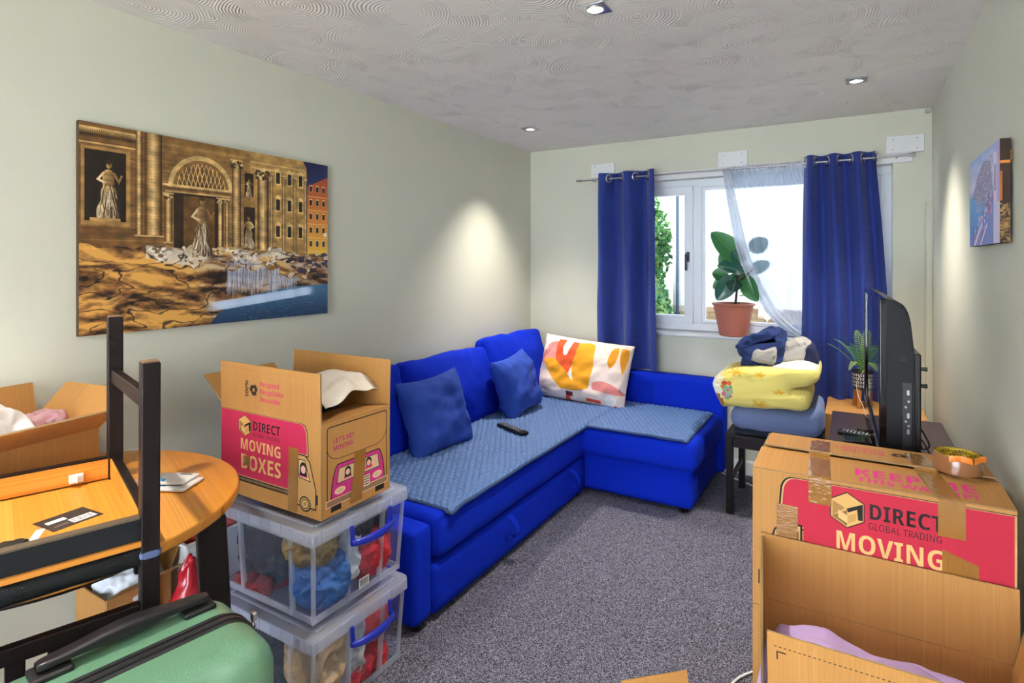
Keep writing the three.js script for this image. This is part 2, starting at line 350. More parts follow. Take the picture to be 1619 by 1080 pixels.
// patterned pillow
{
  const tex = canvasTex(1024, 700, (x, w, h) => {
    x.fillStyle = '#f3ddd0'; x.fillRect(0, 0, w, h);
    const blob = (c, pts) => { x.fillStyle = c; x.beginPath(); x.moveTo(pts[0], pts[1]); for (let i = 2; i < pts.length; i += 6) x.bezierCurveTo(...pts.slice(i, i + 6)); x.fill(); };
    x.fillStyle = '#f2938a'; for (const [a, b, r] of [[150, 160, 62], [205, 130, 55], [100, 240, 60], [180, 230, 80], [60, 290, 60]]) { x.beginPath(); x.arc(a, b, r, 0, 7); x.fill(); }
    blob('#f3a51c', [60, 300, 160, 260, 260, 280, 330, 340, 380, 380, 440, 420, 450, 440, 420, 300, 440, 150, 480, 60, 540, 30, 600, 40, 640, 60, 680, 200, 690, 380, 650, 540, 560, 600, 440, 600, 330, 590, 230, 500, 130, 420, 60, 300]);
    blob('#ee5a2a', [220, 50, 205, 150, 205, 260, 230, 290, 300, 350, 360, 380, 400, 420, 450, 300, 460, 180, 470, 60, 400, 55, 300, 45, 220, 50]);
    blob('#f6ece4', [310, 40, 300, 120, 290, 210, 330, 230, 370, 235, 380, 130, 390, 50, 360, 40, 330, 38, 310, 40]);
    blob('#f6ece4', [395, 425, 420, 400, 440, 380, 445, 380, 455, 430, 465, 470, 470, 490, 440, 470, 420, 450, 395, 425]);
    blob('#f0a01e', [850, 60, 800, 140, 810, 260, 850, 290, 900, 250, 910, 150, 905, 60, 890, 50, 870, 50, 850, 60]);
    blob('#f0a01e', [925, 60, 920, 150, 950, 280, 985, 330, 1000, 250, 1010, 150, 1000, 60, 970, 50, 950, 50, 925, 60]);
    blob('#e98b86', [700, 470, 780, 420, 900, 430, 1024, 520, 1024, 560, 900, 560, 700, 540, 690, 520, 690, 490, 700, 470]);
    blob('#d9422e', [0, 420, 40, 500, 70, 600, 90, 700, 40, 700, 20, 700, 0, 700, 0, 600, 0, 500, 0, 420]);
    x.fillStyle = '#7a1f2a'; x.fillRect(410, 610, 80, 45); x.fillStyle = '#e5502e'; x.fillRect(400, 655, 60, 45); x.fillRect(640, 640, 160, 30); x.fillRect(860, 660, 120, 40);
    x.fillStyle = '#fdf4ee'; x.beginPath(); x.arc(900, 620, 60, 0, 7); x.fill();
  });
  tex.repeat.set(1 / 0.7, 1 / 0.46); tex.offset.set(0.5, 0.5);
  const m = P('#ffffff', 0.85, { map: tex, sheen: 0.2, bumpMap: rep(grain, 8), bumpScale: 0.0003 });
  const o = solo('bed_pillow', pillow(0.7, 0.46, 0.2, { n: 40, s: 21, amp: 0.014, freq: 8, ears: 0.03 }), m, 'white pillow with orange, yellow and pink abstract print leaning on chaise', 'pillow', [-1.67, 0.655, -3.83], 0.0);
  o.rotation.order = 'YXZ'; o.rotation.x = -0.32; o.rotation.z = -0.07;
}
// quilted mats: stitched cells stand proud of the seams
{
  const m = P('#5575a9', 0.5, { sheen: 0.25, sheenColor: new THREE.Color('#9db8e2'), sheenRoughness: 0.4, bumpMap: rep(weave, 30), bumpScale: 0.0003 });
  const edge = P('#2f4773', 0.8);
  const cell = (a, b, cw, ch) => { const row = Math.floor(b / ch), fu = ((a / cw + (row & 1) * 0.5) % 1 + 1) % 1, fv = (b / ch) % 1; return Math.pow(Math.max(0, Math.sin(Math.PI * fu) * Math.sin(Math.PI * fv)), 0.33); };
  const mat = (label, pos, w, l, cw, ch, nu, nv, wob, diag) => {
    const t = thing('quilted_mat', label, 'sofa cover', pos);
    const h = (u, v) => wob(u, v);
    part('quilting', sheet((u, v) => { const a = u * w, b = v * l; return [a, h(u, v) + 0.003 + 0.013 * (diag ? cell(0.86 * b - 0.51 * a + 5, 0.86 * a + 0.51 * b + 5, cw, ch) : cell(0.86 * b - 0.51 * a + 5, 0.86 * a + 0.51 * b + 5, cw, ch)), -b]; }, nu, nv, { th: 0.004 }), m, t);
    const rim = []; const k = 24;
    for (let i = 0; i <= k; i++) rim.push([i / k * w, h(i / k, 0) + 0.004, 0]);
    for (let i = 1; i <= k; i++) rim.push([w, h(1, i / k) + 0.004, -i / k * l]);
    for (let i = 1; i <= k; i++) rim.push([w - i / k * w, h(1 - i / k, 1) + 0.004, -l]);
    for (let i = 1; i < k; i++) rim.push([0, h(0, 1 - i / k) + 0.004, -l + i / k * l]);
    const c = new THREE.CatmullRomCurve3(rim.map((p) => new THREE.Vector3(...p)), true, 'centripetal');
    part('binding', new THREE.TubeGeometry(c, 300, 0.0075, 8, true), edge, t);
  };
  mat('blue-grey quilted mat covering the main sofa seat, remote on it', [-2.08, 0.434, -1.865], 0.685, 2.05, 0.036, 0.029, 230, 690, (u, v) => 0.006 + 0.005 * fbm(u * 3, v * 7, 1, 2) + 0.012 * Math.pow(Math.max(0, noise(u * 5 + v * 6, v * 3, 7)), 1.5) - 0.012 * sstep(0.04, 0, v) * u - 0.01 * sstep(0.97, 1, u));
  mat('blue-grey quilted mat covering the chaise of the corner sofa', [-1.39, 0.434, -3.235], 0.6, 0.7, 0.036, 0.029, 220, 250, (u, v) => 0.004 + 0.003 * fbm(u * 4, v * 4, 9, 2) - 0.006 * sstep(0.97, 1, u), true);
}
function remote(label, pos, turn, len = 0.2, wd = 0.048) {
  const t = thing('remote_control', label, 'remote', pos, turn);
  part('body', rbox(wd, 0.018, len, 0.006, 0, 0.009, 0), M.darkPlastic, t);
  const g = []; for (let r = 0; r < 9; r++) for (let c = -1; c <= 1; c++) g.push(rbox(0.009, 0.004, 0.007, 0.0015, c * wd * 0.27, 0.0195, -len / 2 + 0.022 + r * len / 11));
  part('buttons', g, S('#8d8f96', 0.5), t);
}
remote('black remote control lying on the blue-grey quilted mat', [-1.71, 0.455, -2.89], 1.157, 0.25, 0.055);

// ---------- curtains, rod, blocks ----------
const RZ = ZB + 0.108, RY = 2.064;
{
  struct('trim_3', rbox(1.99, 0.058, 0.02, 0.003, -0.685, 2.066, ZB + 0.01), M.white);   // batten above the window
  const lab = ['white painted wood block on the wall above the left curtain', 'white painted wood block on the wall above the sheer curtain', 'white painted wood block on the wall above the right curtain'];
  let proto;
  [[-1.645, 0.19], [-0.7, 0.18], [0.273, 0.19]].forEach(([x, w], i) => {
    if (!proto) {
      proto = thing('wall_block', lab[0], 'wood block', [x, 2.147, ZB]);
      part('block', rbox(0.19, 0.104, 0.022, 0.003, 0, 0, 0.011), M.white, proto);
      for (const [a, b] of [[-0.06, 0.03], [-0.06, -0.03], [0.06, 0.03], [0.06, -0.03]]) part('screw', cyl(0.004, 0.004, 0.003, 0, 0, 0, 10).rotateX(Math.PI / 2).translate(a, b, 0.022), M.steel, proto);
    } else { const c = proto.clone(); c.name = numbered('wall_block'); c.userData.label = lab[i]; scene.add(c); c.position.set(x, 2.147, ZB); }
  });
  const r = thing('curtain_rod', 'thin steel curtain rod with small end knobs across the window', 'curtain rod', [-0.75, RY, RZ]);
  part('pole', cyl(0.0055, 0.0055, 2.08, 0, 0, 0, 14).rotateZ(Math.PI / 2), M.steel, r);
  for (const s of [-1, 1]) part('finial', cyl(0.009, 0.009, 0.04, 0, 0, 0, 14).rotateZ(Math.PI / 2).translate(s * 1.05, 0, 0), M.steel, r);
  for (const x of [-0.95, 0.04, 0.98]) part('bracket', bar([x, 0, 0], [x, 0, ZB + 0.02 - RZ], 0.008), M.steel, r);
}
M.curtain = P('#33509f', 0.85, { transmission: 0.3, thickness: 0, bumpMap: rep(slub, 5, 9), bumpScale: 0.0012, side: THREE.DoubleSide, map: rep(canvasTex(512, 512, (x, w, h) => {
  x.fillStyle = '#cfd6ff'; x.fillRect(0, 0, w, h);
  for (let i = 0; i < 2600; i++) { const L = rr(10, 90), v = rnd(); x.fillStyle = v < 0.5 ? 'rgba(60,80,170,' + rr(0.05, 0.3) + ')' : 'rgba(255,255,255,' + rr(0.05, 0.35) + ')'; const y = Math.floor(rnd() * h), X = rr(-40, w); x.fillRect(X, y, L, 1.4); }
  for (let i = 0; i < 500; i++) { x.fillStyle = 'rgba(60,80,170,' + rr(0.03, 0.15) + ')'; x.fillRect(rr(0, w), rr(-60, h), 1, rr(20, 120)); }
}), 2.2, 2.2) });
function curtain(label, xa, xb, yb, folds, ph, amp, drift) {
  const top = RY + 0.042, t = thing('curtain', label, 'curtain', [xa, 0, RZ]);
  const wave = (u, v) => { const a = amp * (0.85 + 0.3 * noise(u * 4 + ph, v * 1.2, 2)) * (1 - 0.15 * v); return a * Math.sin(2 * Math.PI * folds * u + ph + 0.9 * v * noise(u * 2, v * 1.5, ph)); };
  const f = (u, v) => { const [l, r] = drift(v); return [lerp(l, xb - xa + r, u) + 0.01 * noise(u * 5, v * 2, 4), lerp(top, yb, v) + 0.012 * Math.sin(2 * Math.PI * folds * u) * (v < 0.03 ? -0.25 : 0), wave(u, v) + 0.01 * v * fbm(u * 6, v * 3, ph, 2)]; };
  part('fabric', sheet(f, 150, 70, { th: 0.0015, su: (xb - xa) * 1.9, sv: top - yb }), M.curtain, t);
  // eyelets where the cloth crosses the rod
  const v = 0.042 / (top - yb);
  for (let k = 0; k < 800; k++) {
    const u = k / 800, a = wave(u, v), b = wave(u + 1 / 800, v);
    if (a * b <= 0 && u > 0.01 && u < 0.995) {
      const p = f(u, v), q = f(Math.min(1, u + 0.004), v), ang = Math.atan2(q[2] - p[2], q[0] - p[0]);
      part('eyelet', merge([new THREE.TorusGeometry(0.026, 0.008, 10, 32).scale(1, 1, 0.6)]).rotateY(-ang).translate(p[0], RY, 0.0), M.chrome, t);
    }
  }
  part('hem', sheet((u, w) => { const p = f(u, 1 - 0.035 * w); return [p[0], p[1], p[2] + 0.003]; }, 100, 3, { th: 0.001, su: (xb - xa) * 1.9, sv: 0.05 }), M.curtain, t);
}
curtain('dark blue eyelet curtain at the left of the window', -1.635, -1.2, 0.667, 2.2, 0.5, 0.066, (v) => [-0.004 * v, 0.012 * v]);
curtain('dark blue eyelet curtain at the right of the window behind television', -0.262, 0.122, 0.06, 3.1, -0.5, 0.064, (v) => [-0.02 * v, 0.085 * Math.min(1, v * 1.6)]);
{
  const t = thing('sheer_curtain', 'white sheer voile curtain swept sideways across the right of window', 'sheer curtain', [-0.76, 0, ZB + 0.06]);
  const L = [[-0.759, 2.075], [-0.735, 1.92], [-0.71, 1.758], [-0.658, 1.503], [-0.579, 1.293], [-0.464, 1.089], [-0.371, 1.0], [-0.30, 0.955]].map(([x, y]) => new THREE.Vector3(x + 0.76, y, 0));
  const c = new THREE.CatmullRomCurve3(L);
  M.voile = P('#d6e6fa', 0.75, { transmission: 0.5, thickness: 0, transparent: true, opacity: 0.6, side: THREE.DoubleSide });
  const f = (u, v) => {
    const l = c.getPoint(v), rx = 0.51, ry = lerp(2.075, 0.953, v), w = rx - l.x;
    const uu = Math.pow(u, 1 - 0.35 * v);
    return [lerp(l.x, rx, uu), lerp(l.y, ry, uu), (0.007 + 0.014 * v) * Math.sin(2 * Math.PI * (lerp(24, 8, sstep(0, 0.25, v)) * u) + 2 * v) * Math.min(1, w * 6) + 0.012 * fbm(u * 7, v * 2, 3, 2)];
  };
  part('voile', sheet(f, 260, 60, { su: 1.2, sv: 1.2 }), M.voile, t);
  part('gathered_edge', sheet((u, v) => { const l = c.getPoint(v), ww = 0.05 + 0.02 * Math.sin(3 * v); return [l.x + u * ww, l.y + 0.02 * u * v, 0.012 + 0.012 * Math.sin(u * 14 + v * 3) + 0.004 * u]; }, 36, 60), P('#e4e7ee', 0.8, { transmission: 0.35, thickness: 0, transparent: true, opacity: 0.85, side: THREE.DoubleSide }), t);
  part('header', sheet((u, w) => [u * 0.51, 2.05 + 0.035 * w, 0.006 + 0.006 * Math.sin(u * 160)], 200, 3), P('#e9ebf2', 0.8, { transmission: 0.3, thickness: 0, side: THREE.DoubleSide }), t);
  part('wire', cyl(0.002, 0.002, 0.56, 0.26, 2.07, 0, 8).rotateZ(0), M.steel, t).visible = true;
  const wr = t.children[t.children.length - 1]; wr.geometry = cyl(0.002, 0.002, 0.56, 0, 0, 0, 8).rotateZ(Math.PI / 2).translate(0.26, 2.07, 0.004);
}

// ---------- rubber plant on the sill ----------
{
  const px = -0.695, pz = -4.135, py = WY0 + 0.01, k = 0.987;
  const t = thing('rubber_plant', 'rubber plant with dark glossy oval leaves in terracotta pot on windowsill', 'potted plant', [px, py, pz]);
  const prof = [[0.0, 0.004], [0.084, 0], [0.09, 0.006], [0.112, 0.12], [0.12, 0.168], [0.126, 0.172], [0.127, 0.205], [0.138, 0.209], [0.141, 0.216], [0.138, 0.222], [0.122, 0.222], [0.118, 0.2]];
  part('pot', new THREE.LatheGeometry(prof.map((p) => new THREE.Vector2(...p)), 64), S('#bd6f59', 0.5), t);
  part('soil', cyl(0.118, 0.118, 0.01, 0, 0.195, 0, 32), S('#2a1d16', 1), t);
  const T = (x, y, z = 0) => [(x) * k - px * 1 + 0 - (1 - k) * 0, 1.435 + (y - 1.435) * k - py, z];
  part('stem', tube([[0.01, 0.19, 0], T(-0.685, 1.2), T(-0.676, 1.33), T(-0.66, 1.46, 0.01)], 0.008, 24), S('#4b3a34', 0.6), t);
  const top = S('#3c8046', 0.32), blue = S('#386a5c', 0.25), mid = S('#3c7a3e', 0.35), vein = S('#7da86a', 0.4);
  const leaf = (a, b, w, z0, z1, m, curl = 0.15, roll = 0.3) => {
    const A = new THREE.Vector3(...T(...a, z0)), B = new THREE.Vector3(...T(...b, z1)), D = B.clone().sub(A), len = D.length(); D.normalize();
    const F = new THREE.Vector3(0, 0.25, 1), X = D.clone().cross(F).normalize(), N = X.clone().cross(D).normalize();
    X.applyAxisAngle(D, roll); N.applyAxisAngle(D, roll);
    const f = (u, v) => { const s = Math.pow(Math.sin(Math.PI * Math.pow(v, 0.9)), 0.6) * w * 0.66 * (1 - 0.1 * v), q = (u - 0.5) * 2; return A.clone().addScaledVector(D, v * len).addScaledVector(X, q * s).addScaledVector(N, Math.abs(q) ** 1.4 * s * 0.3 - curl * len * (v - 0.5) ** 2 * 1.2 + curl * len * 0.3).toArray(); };
    const o = part('leaf', sheet(f, 12, 20, { th: 0.0016 }), m, t);
    part('midrib', tube([0.02, 0.3, 0.6, 0.97].map((v) => { const p = f(0.5, v); return [p[0] + N.x * 0.0015, p[1] + N.y * 0.0015, p[2] + N.z * 0.0015]; }), 0.002, 16, 6), vein, o);
  };
  leaf([-0.652, 1.435], [-0.845, 1.652], 0.125, 0.0, 0.03, top, 0.1, 0.35);
  leaf([-0.676, 1.385], [-0.80, 1.505], 0.11, -0.02, -0.03, top, 0.1, -0.5);
  leaf([-0.648, 1.425], [-0.7, 1.525], 0.085, 0.03, 0.05, blue, 0.1, 0.5);
  leaf([-0.63, 1.362], [-0.795, 1.415], 0.115, 0.02, 0.09, blue, 0.25, 0.7);
  leaf([-0.735, 1.335], [-0.838, 1.37], 0.085, 0.02, 0.03, top, 0.12, 0.2);
  leaf([-0.73, 1.318], [-0.84, 1.258], 0.075, -0.01, 0.0, mid, 0.15, 0.2);
  leaf([-0.7, 1.35], [-0.795, 1.178], 0.1, 0.05, 0.09, blue, 0.25, -0.35);
  leaf([-0.677, 1.318], [-0.69, 1.238], 0.08, 0.07, 0.11, S('#23443c', 0.25), 0.1, 0.0);
  leaf([-0.622, 1.35], [-0.538, 1.178], 0.1, 0.02, 0.06, top, 0.2, 0.5);
  leaf([-0.648, 1.34], [-0.742, 1.25], 0.1, -0.03, -0.04, mid, 0.12, 0.2);
  leaf([-0.645, 1.33], [-0.62, 1.25], 0.08, -0.04, -0.04, mid, 0.12, -0.4);
  leaf([-0.655, 1.41], [-0.60, 1.34], 0.07, -0.03, -0.02, mid, 0.12, 0.3);
  leaf([-0.6, 1.52], [-0.49, 1.597], 0.09, -0.01, -0.03, blue, 0.12, 0.3);
  leaf([-0.585, 1.37], [-0.475, 1.44], 0.08, -0.01, -0.03, blue, 0.12, -0.3);
  for (const q of [[T(-0.66, 1.42), T(-0.63, 1.49, -0.01), T(-0.6, 1.52, -0.01)], [T(-0.665, 1.33), T(-0.62, 1.345, 0), T(-0.585, 1.37, -0.01)], [T(-0.675, 1.32), T(-0.7, 1.33, 0.01), T(-0.735, 1.335, 0.02)], [T(-0.675, 1.32), T(-0.64, 1.345, 0.01), T(-0.622, 1.35, 0.02)]]) part('petiole', tube(q, 0.003, 12, 6), S('#6f8d4c', 0.5), t);
  part('shoot', (() => { const g = new THREE.ConeGeometry(0.0075, 0.13, 10); const d = new THREE.Vector3(0.085, 0.075, 0.03).normalize(); g.applyQuaternion(new THREE.Quaternion().setFromUnitVectors(new THREE.Vector3(0, 1, 0), d)); const b = T(-0.645, 1.325, 0.04); return g.translate(b[0] + d.x * 0.06, b[1] + d.y * 0.06, b[2] + d.z * 0.06); })(), S('#3a1a1c', 0.4), t);
  const sp = S('#86c454', 0.6);
  part('sprig', [tube([[0.05, 0.2, 0.02], [0.05, 0.25, 0.03], [0.065, 0.285, 0.04]], 0.0015, 10, 5), ...[[0.07, 0.28], [0.055, 0.275], [0.08, 0.295], [0.06, 0.3]].map(([a, b]) => new THREE.SphereGeometry(0.009, 8, 6).scale(1.3, 0.5, 0.8).translate(a, b, 0.04))], sp, t);
}

// ---------- outside the window ----------
{
  struct('ground', [metricUV(box(40, 0.1, 40, 0, -0.6, -5))], S('#8d8a84', 1));
  // sunlit white garden wall behind the house: it throws the soft daylight in through the rear window
  struct('garden_wall', metricUV(box(12, 4.6, 0.25, -1, 1.75, 6.2)), S('#ebebe8', 0.9));
  const t = thing('rendered_building', 'white rendered building across the way with brick plinth and drainpipe', 'building', [0, -0.55, -9]);
  part('wall', metricUV(box(14, 7.67, 5, 4.59, 5.165, -2.5)), S('#efefea', 0.85), t);
  const br = ['#a98c66', '#b89a72', '#97795a', '#c0a57e'].map((c) => S(c, 0.9)), g = rbox(0.215, 0.065, 0.03, 0.004);
  part('plinth', metricUV(box(14, 1.33, 5.02, 4.59, 0.665, -2.5)), S('#cfc6b4', 0.95), t);
  for (let j = 0; j < 6; j++) for (let i = 0; i < 14; i++) { const o = part('brick', g, br[Math.floor(rnd() * 4)], t); o.position.set(-2.19 + i * 0.225 + (j & 1) * 0.1, 0.91 + j * 0.075, 0.02); }
  part('drainpipe', [cyl(0.022, 0.022, 8, -2.325, 4.2, 0.05, 16), rbox(0.07, 0.04, 0.05, 0.005, -2.325, 1.2, 0.03), rbox(0.07, 0.04, 0.05, 0.005, -2.325, 5.2, 0.03)], S('#3c5470', 0.5), t);
}
{
  const lg = (() => { const g = new THREE.SphereGeometry(0.05, 6, 4).scale(1, 0.25, 0.6); return g; })();
  const tree = (label, x, z, y0, h, w, c, kind) => {
    const t = thing('garden_tree', label, kind, [x, -0.55, z]);
    part('trunk', cyl(0.05, 0.08, y0 + h * 0.5, 0, (y0 + h * 0.5) / 2, 0, 10), S('#5b4a3a', 0.9), t);
    const cols = c.map((k) => S(k, 0.7)); const n = 2600;
    cols.forEach((m, ci) => {
      const im = new THREE.InstancedMesh(lg, m, n), d = new THREE.Object3D(); im.name = 'foliage'; im.userData.kind = 'stuff';
      for (let i = 0; i < n; i++) { let a, b, e; do { a = rr(-1, 1); b = rr(-1, 1); e = rr(-1, 1); } while (a * a + b * b + e * e > 1); const q = 1 + 0.3 * fbm(a * 2 + ci, b * 3, e * 2, 2); d.position.set(a * w * q, y0 + h / 2 + b * h / 2 * q, e * w * q); d.rotation.set(rr(0, 6), rr(0, 6), rr(0, 6)); d.scale.setScalar(rr(0.7, 1.5)); d.updateMatrix(); im.setMatrixAt(i, d.matrix); }
      t.add(im);
    });
  };
  tree('leafy green tree outside beside the white building', -3.25, -9.4, 1.3, 2.0, 0.62, ['#5f9150', '#4c7d44', '#84a758'], 'tree');
  tree('bushy green rounded shrub under the tree outside the window', -2.75, -8.6, 0.1, 1.7, 0.42, ['#558a58', '#6a9a5c', '#8ea860'], 'shrub');
}

// ---------- cardboard ----------
const board = (x, w, h, base = '#bb8443') => {
  x.fillStyle = base; x.fillRect(0, 0, w, h);
  for (let i = 0; i < w / 3; i++) { x.fillStyle = rnd() < 0.5 ? 'rgba(90,55,20,' + rr(0.01, 0.06) + ')' : 'rgba(255,230,180,' + rr(0.01, 0.06) + ')'; x.fillRect(rnd() * w, 0, rr(1, 4), h); }
  for (let i = 0; i < w * h / 900; i++) { x.fillStyle = 'rgba(80,50,20,' + rr(0.05, 0.25) + ')'; x.fillRect(rnd() * w, rnd() * h, rr(1, 3), 1); }
};
const flute = dataTex(128, 8, (x) => 0.5 + 0.5 * Math.sin(x / 128 * Math.PI * 2 * 8), { repeat: [24, 1] });
const cbMap = canvasTex(512, 512, (x, w, h) => board(x, w, h));
M.card = S('#ffffff', 0.8, { map: cbMap, bumpMap: flute, bumpScale: 0.00025 });
M.cardEdge = S('#d9b47c', 0.9, { bumpMap: rep(flute, 60), bumpScale: 0.002 });
const printMat = (tex) => S('#ffffff', 0.75, { map: tex, bumpMap: flute, bumpScale: 0.0002 });
// a board of w x h x t standing on its lower edge, printed on its +z face
function boardGeo(w, h, t = 0.005) { return box(w, h, t, 0, h / 2, 0); }
const boardMats = (print, inner = M.card) => [M.cardEdge, M.cardEdge, M.cardEdge, M.cardEdge, print ?? M.card, inner];
function panel(name, parent, w, h, pos, ry = 0, rx = 0, print, t = 0.005) {
  const o = part(name, boardGeo(w, h, t), boardMats(print), parent);
  o.position.set(...pos); o.rotation.order = 'YXZ'; o.rotation.y = ry; o.rotation.x = rx; return o;
}
const person = (x, px, py, s, hair, wave) => {       // the little figures printed at the van windows
  x.fillStyle = '#d8307a'; x.beginPath(); x.ellipse(px, py + 34 * s, 24 * s, 26 * s, 0, Math.PI, 0); x.fill();
  x.fillStyle = '#1b1512'; x.beginPath(); x.ellipse(px, py - 2 * s, 19 * s, 24 * s, 0, 0, 7); x.fill(); if (hair) x.fillRect(px - 19 * s, py, 38 * s, 30 * s);
  x.fillStyle = '#f2b9a0'; x.beginPath(); x.ellipse(px, py + 4 * s, 13 * s, 16 * s, 0, 0, 7); x.fill(); if (wave) { x.lineWidth = 9 * s; x.strokeStyle = '#f2b9a0'; x.beginPath(); x.moveTo(px + 26 * s, py + 24 * s); x.lineTo(px + 34 * s, py - 14 * s); x.stroke(); }
};
function hexLogo(x, cx, cy, r) {
  const p = (i, q = r) => [cx + q * Math.sin(i * Math.PI / 3), cy - q * Math.cos(i * Math.PI / 3)];
  const poly = (c, pts) => { x.fillStyle = c; x.beginPath(); pts.forEach((q, i) => (i ? x.lineTo(...q) : x.moveTo(...q))); x.closePath(); x.fill(); };
  poly('#1a1411', [0, 1, 2, 3, 4, 5].map((i) => p(i))); poly('#d8a85f', [0, 1, 2, 3, 4, 5].map((i) => p(i, r * 0.94)));
  poly('#8a6330', [p(4, r * 0.88), [cx, cy], p(3, r * 0.88)]); poly('#a87c42', [p(5, r * 0.85), [cx - r * 0.1, cy - r * 0.1], p(4, r * 0.85)]);
  poly('#1a1411', [p(1, r * 0.9), p(2, r * 0.9), [cx + r * 0.55, cy + r * 0.45], [cx + r * 0.5, cy - r * 0.12], [cx + r * 0.05, cy + r * 0.12], [cx - r * 0.02, cy - r * 0.08]]);
  poly('#e0b573', [[cx - r * 0.45, cy + r * 0.05], [cx, cy + r * 0.28], [cx, cy + r * 0.72], [cx - r * 0.45, cy + r * 0.48]]); poly('#c2934f', [[cx + r * 0.05, cy + r * 0.28], [cx + r * 0.45, cy + r * 0.08], [cx + r * 0.45, cy + r * 0.5], [cx + r * 0.05, cy + r * 0.74]]);
}
// the removal-van print on the long side; the cab faces right or left
function sidePrint(cabRight, red) {
  return canvasTex(1200, 760, (x, w, h) => {
    board(x, w, h);
    const X = (s) => (cabRight ? s : 1 - s) * w, x0 = cabRight ? 6 : 0.135 * w, x1 = cabRight ? 0.872 * w : w - 14, y1 = 0.765 * h;
    const body = (grow, bottom) => {
      x.beginPath(); const a = x0 - grow, b = x1 + grow, t = 0.035 * h - grow * 0.4, bt = bottom;
      if (cabRight) { x.moveTo(a, bt); x.lineTo(a, t); x.lineTo(b - 70, t); x.quadraticCurveTo(b - 24, t + 4, b - 10, t + 70); x.quadraticCurveTo(b, t + 160, b, 0.34 * h + grow); x.lineTo(b, 0.34 * h + grow); x.lineTo(X(0.775), 0.34 * h + grow); x.lineTo(X(0.775), bt); }
      else { x.moveTo(b, bt); x.lineTo(b, t); x.lineTo(a + 70, t); x.quadraticCurveTo(a + 24, t + 4, a + 10, t + 60); x.quadraticCurveTo(a, t + 150, a, 0.36 * h + grow); x.lineTo(X(0.775), 0.36 * h + grow); x.lineTo(X(0.775), bt); }
      x.closePath();
    };
    body(22, y1 + 30); x.fillStyle = '#14100e'; x.fill(); body(13, y1 + 22); x.fillStyle = '#cda066'; x.fill(); body(4, y1); x.fillStyle = red; x.fill();
    // chassis lines
    x.strokeStyle = '#14100e'; x.lineWidth = 12; x.beginPath(); x.moveTo(X(0.0), y1 + 14); x.lineTo(X(0.78), y1 + 14); x.moveTo(X(0.0), y1 + 46); x.lineTo(X(0.78), y1 + 46); x.stroke();
    x.fillStyle = '#7d6040'; x.fillRect(Math.min(X(0.02), X(0.76)), y1 + 22, 0.74 * w, 18);
    // cab
    const cab = [[0.785, 0.36], [0.86, 0.36], [0.9, 0.42], [0.945, 0.64], [0.955, 0.7], [0.955, 0.9], [0.785, 0.9]];
    x.beginPath(); cab.forEach(([a, b], i) => (i ? x.lineTo(X(a), b * h) : x.moveTo(X(a), b * h))); x.closePath(); x.fillStyle = '#c8995c'; x.fill(); x.lineWidth = 10; x.strokeStyle = '#14100e'; x.stroke();
    x.beginPath(); [[0.8, 0.41], [0.855, 0.41], [0.905, 0.62], [0.8, 0.6]].forEach(([a, b], i) => (i ? x.lineTo(X(a), b * h) : x.moveTo(X(a), b * h))); x.closePath(); x.fillStyle = '#e5bd86'; x.fill(); x.lineWidth = 7; x.stroke();
    person(x, X(0.842), 0.5 * h, 2.0, true);
    x.fillStyle = '#14100e'; x.fillRect(X(0.962) - 14, 0.74 * h, 28, 80);
    for (const [r, c] of [[62, '#14100e'], [50, '#c8995c'], [40, '#14100e'], [33, '#d3a669'], [14, '#9c7446']]) { x.fillStyle = c; x.beginPath(); x.arc(X(0.858), 0.87 * h, r, 0, 7); x.fill(); }
    // lettering
    const L = (t, s0, s1, base, ht, c, font) => { x.font = font; x.fillStyle = c; const m = x.measureText(t); x.save(); x.translate(s0, base); x.scale((s1 - s0) / m.width, ht / 72); x.fillText(t, 0, 0); x.restore(); };
    const o = cabRight ? 0 : 0.145 * w, pw = cabRight ? w : 0.985 * w, q = (s) => o + s * pw;
    hexLogo(x, q(0.262), 0.185 * h, 0.125 * h);
    L('DIRECT', q(0.345), q(0.625), 0.215 * h, 62 * h / 760 * 1.25, '#17120f', 'bold 100px sans-serif');
    L('GLOBAL TRADING', q(0.345), q(0.62), 0.285 * h, 34, '#2a1416', '100px sans-serif');
    L('MOVING', q(0.21), q(0.635), 0.46 * h, 96, '#e2b56f', 'bold 100px sans-serif');
    L('BOXES', q(0.21), q(0.635), 0.68 * h, 128, '#e2b56f', 'bold 100px sans-serif');
  });
}
const arrows = (x, cx, cy, r, sy = 1) => { x.save(); x.translate(cx, cy); x.scale(1, sy); x.fillStyle = '#17120f'; for (let k = 0; k < 3; k++) { x.rotate(2 * Math.PI / 3); x.beginPath(); x.moveTo(-r * 0.62, -r * 0.6); x.lineTo(r * 0.2, -r * 0.6); x.lineTo(r * 0.2, -r * 0.85); x.lineTo(r * 0.68, -r * 0.38); x.lineTo(r * 0.2, 0.05 * r); x.lineTo(r * 0.2, -r * 0.25); x.lineTo(-r * 0.42, -r * 0.25); x.closePath(); x.fill(); } x.restore(); };
const recyclePrint = (flip) => canvasTex(1000, 320, (x, w, h) => {
  board(x, w, h, flip ? '#bb8443' : '#bb8443');
  x.strokeStyle = 'rgba(90,60,30,.6)'; x.setLineDash([7, 6]); x.lineWidth = 2; x.beginPath(); x.moveTo(0, 38); x.lineTo(w, 38); x.stroke(); x.setLineDash([]);
  x.save();
  const bx = flip ? 290 : 285; x.save(); x.translate(bx + 20, 232); x.rotate(-Math.PI / 2); x.fillStyle = '#17120f'; x.font = 'bold 48px sans-serif'; if (!flip) x.fillText('100%', 0, 0); x.restore();
  arrows(x, bx + 75, 172, 52);
  x.fillStyle = '#c9265f'; x.font = 'bold 46px sans-serif'; ['Recycled', 'Recyclable', 'Reusable'].forEach((t, i) => x.fillText(t, bx + 140, 140 + i * 52));
  x.restore();
});
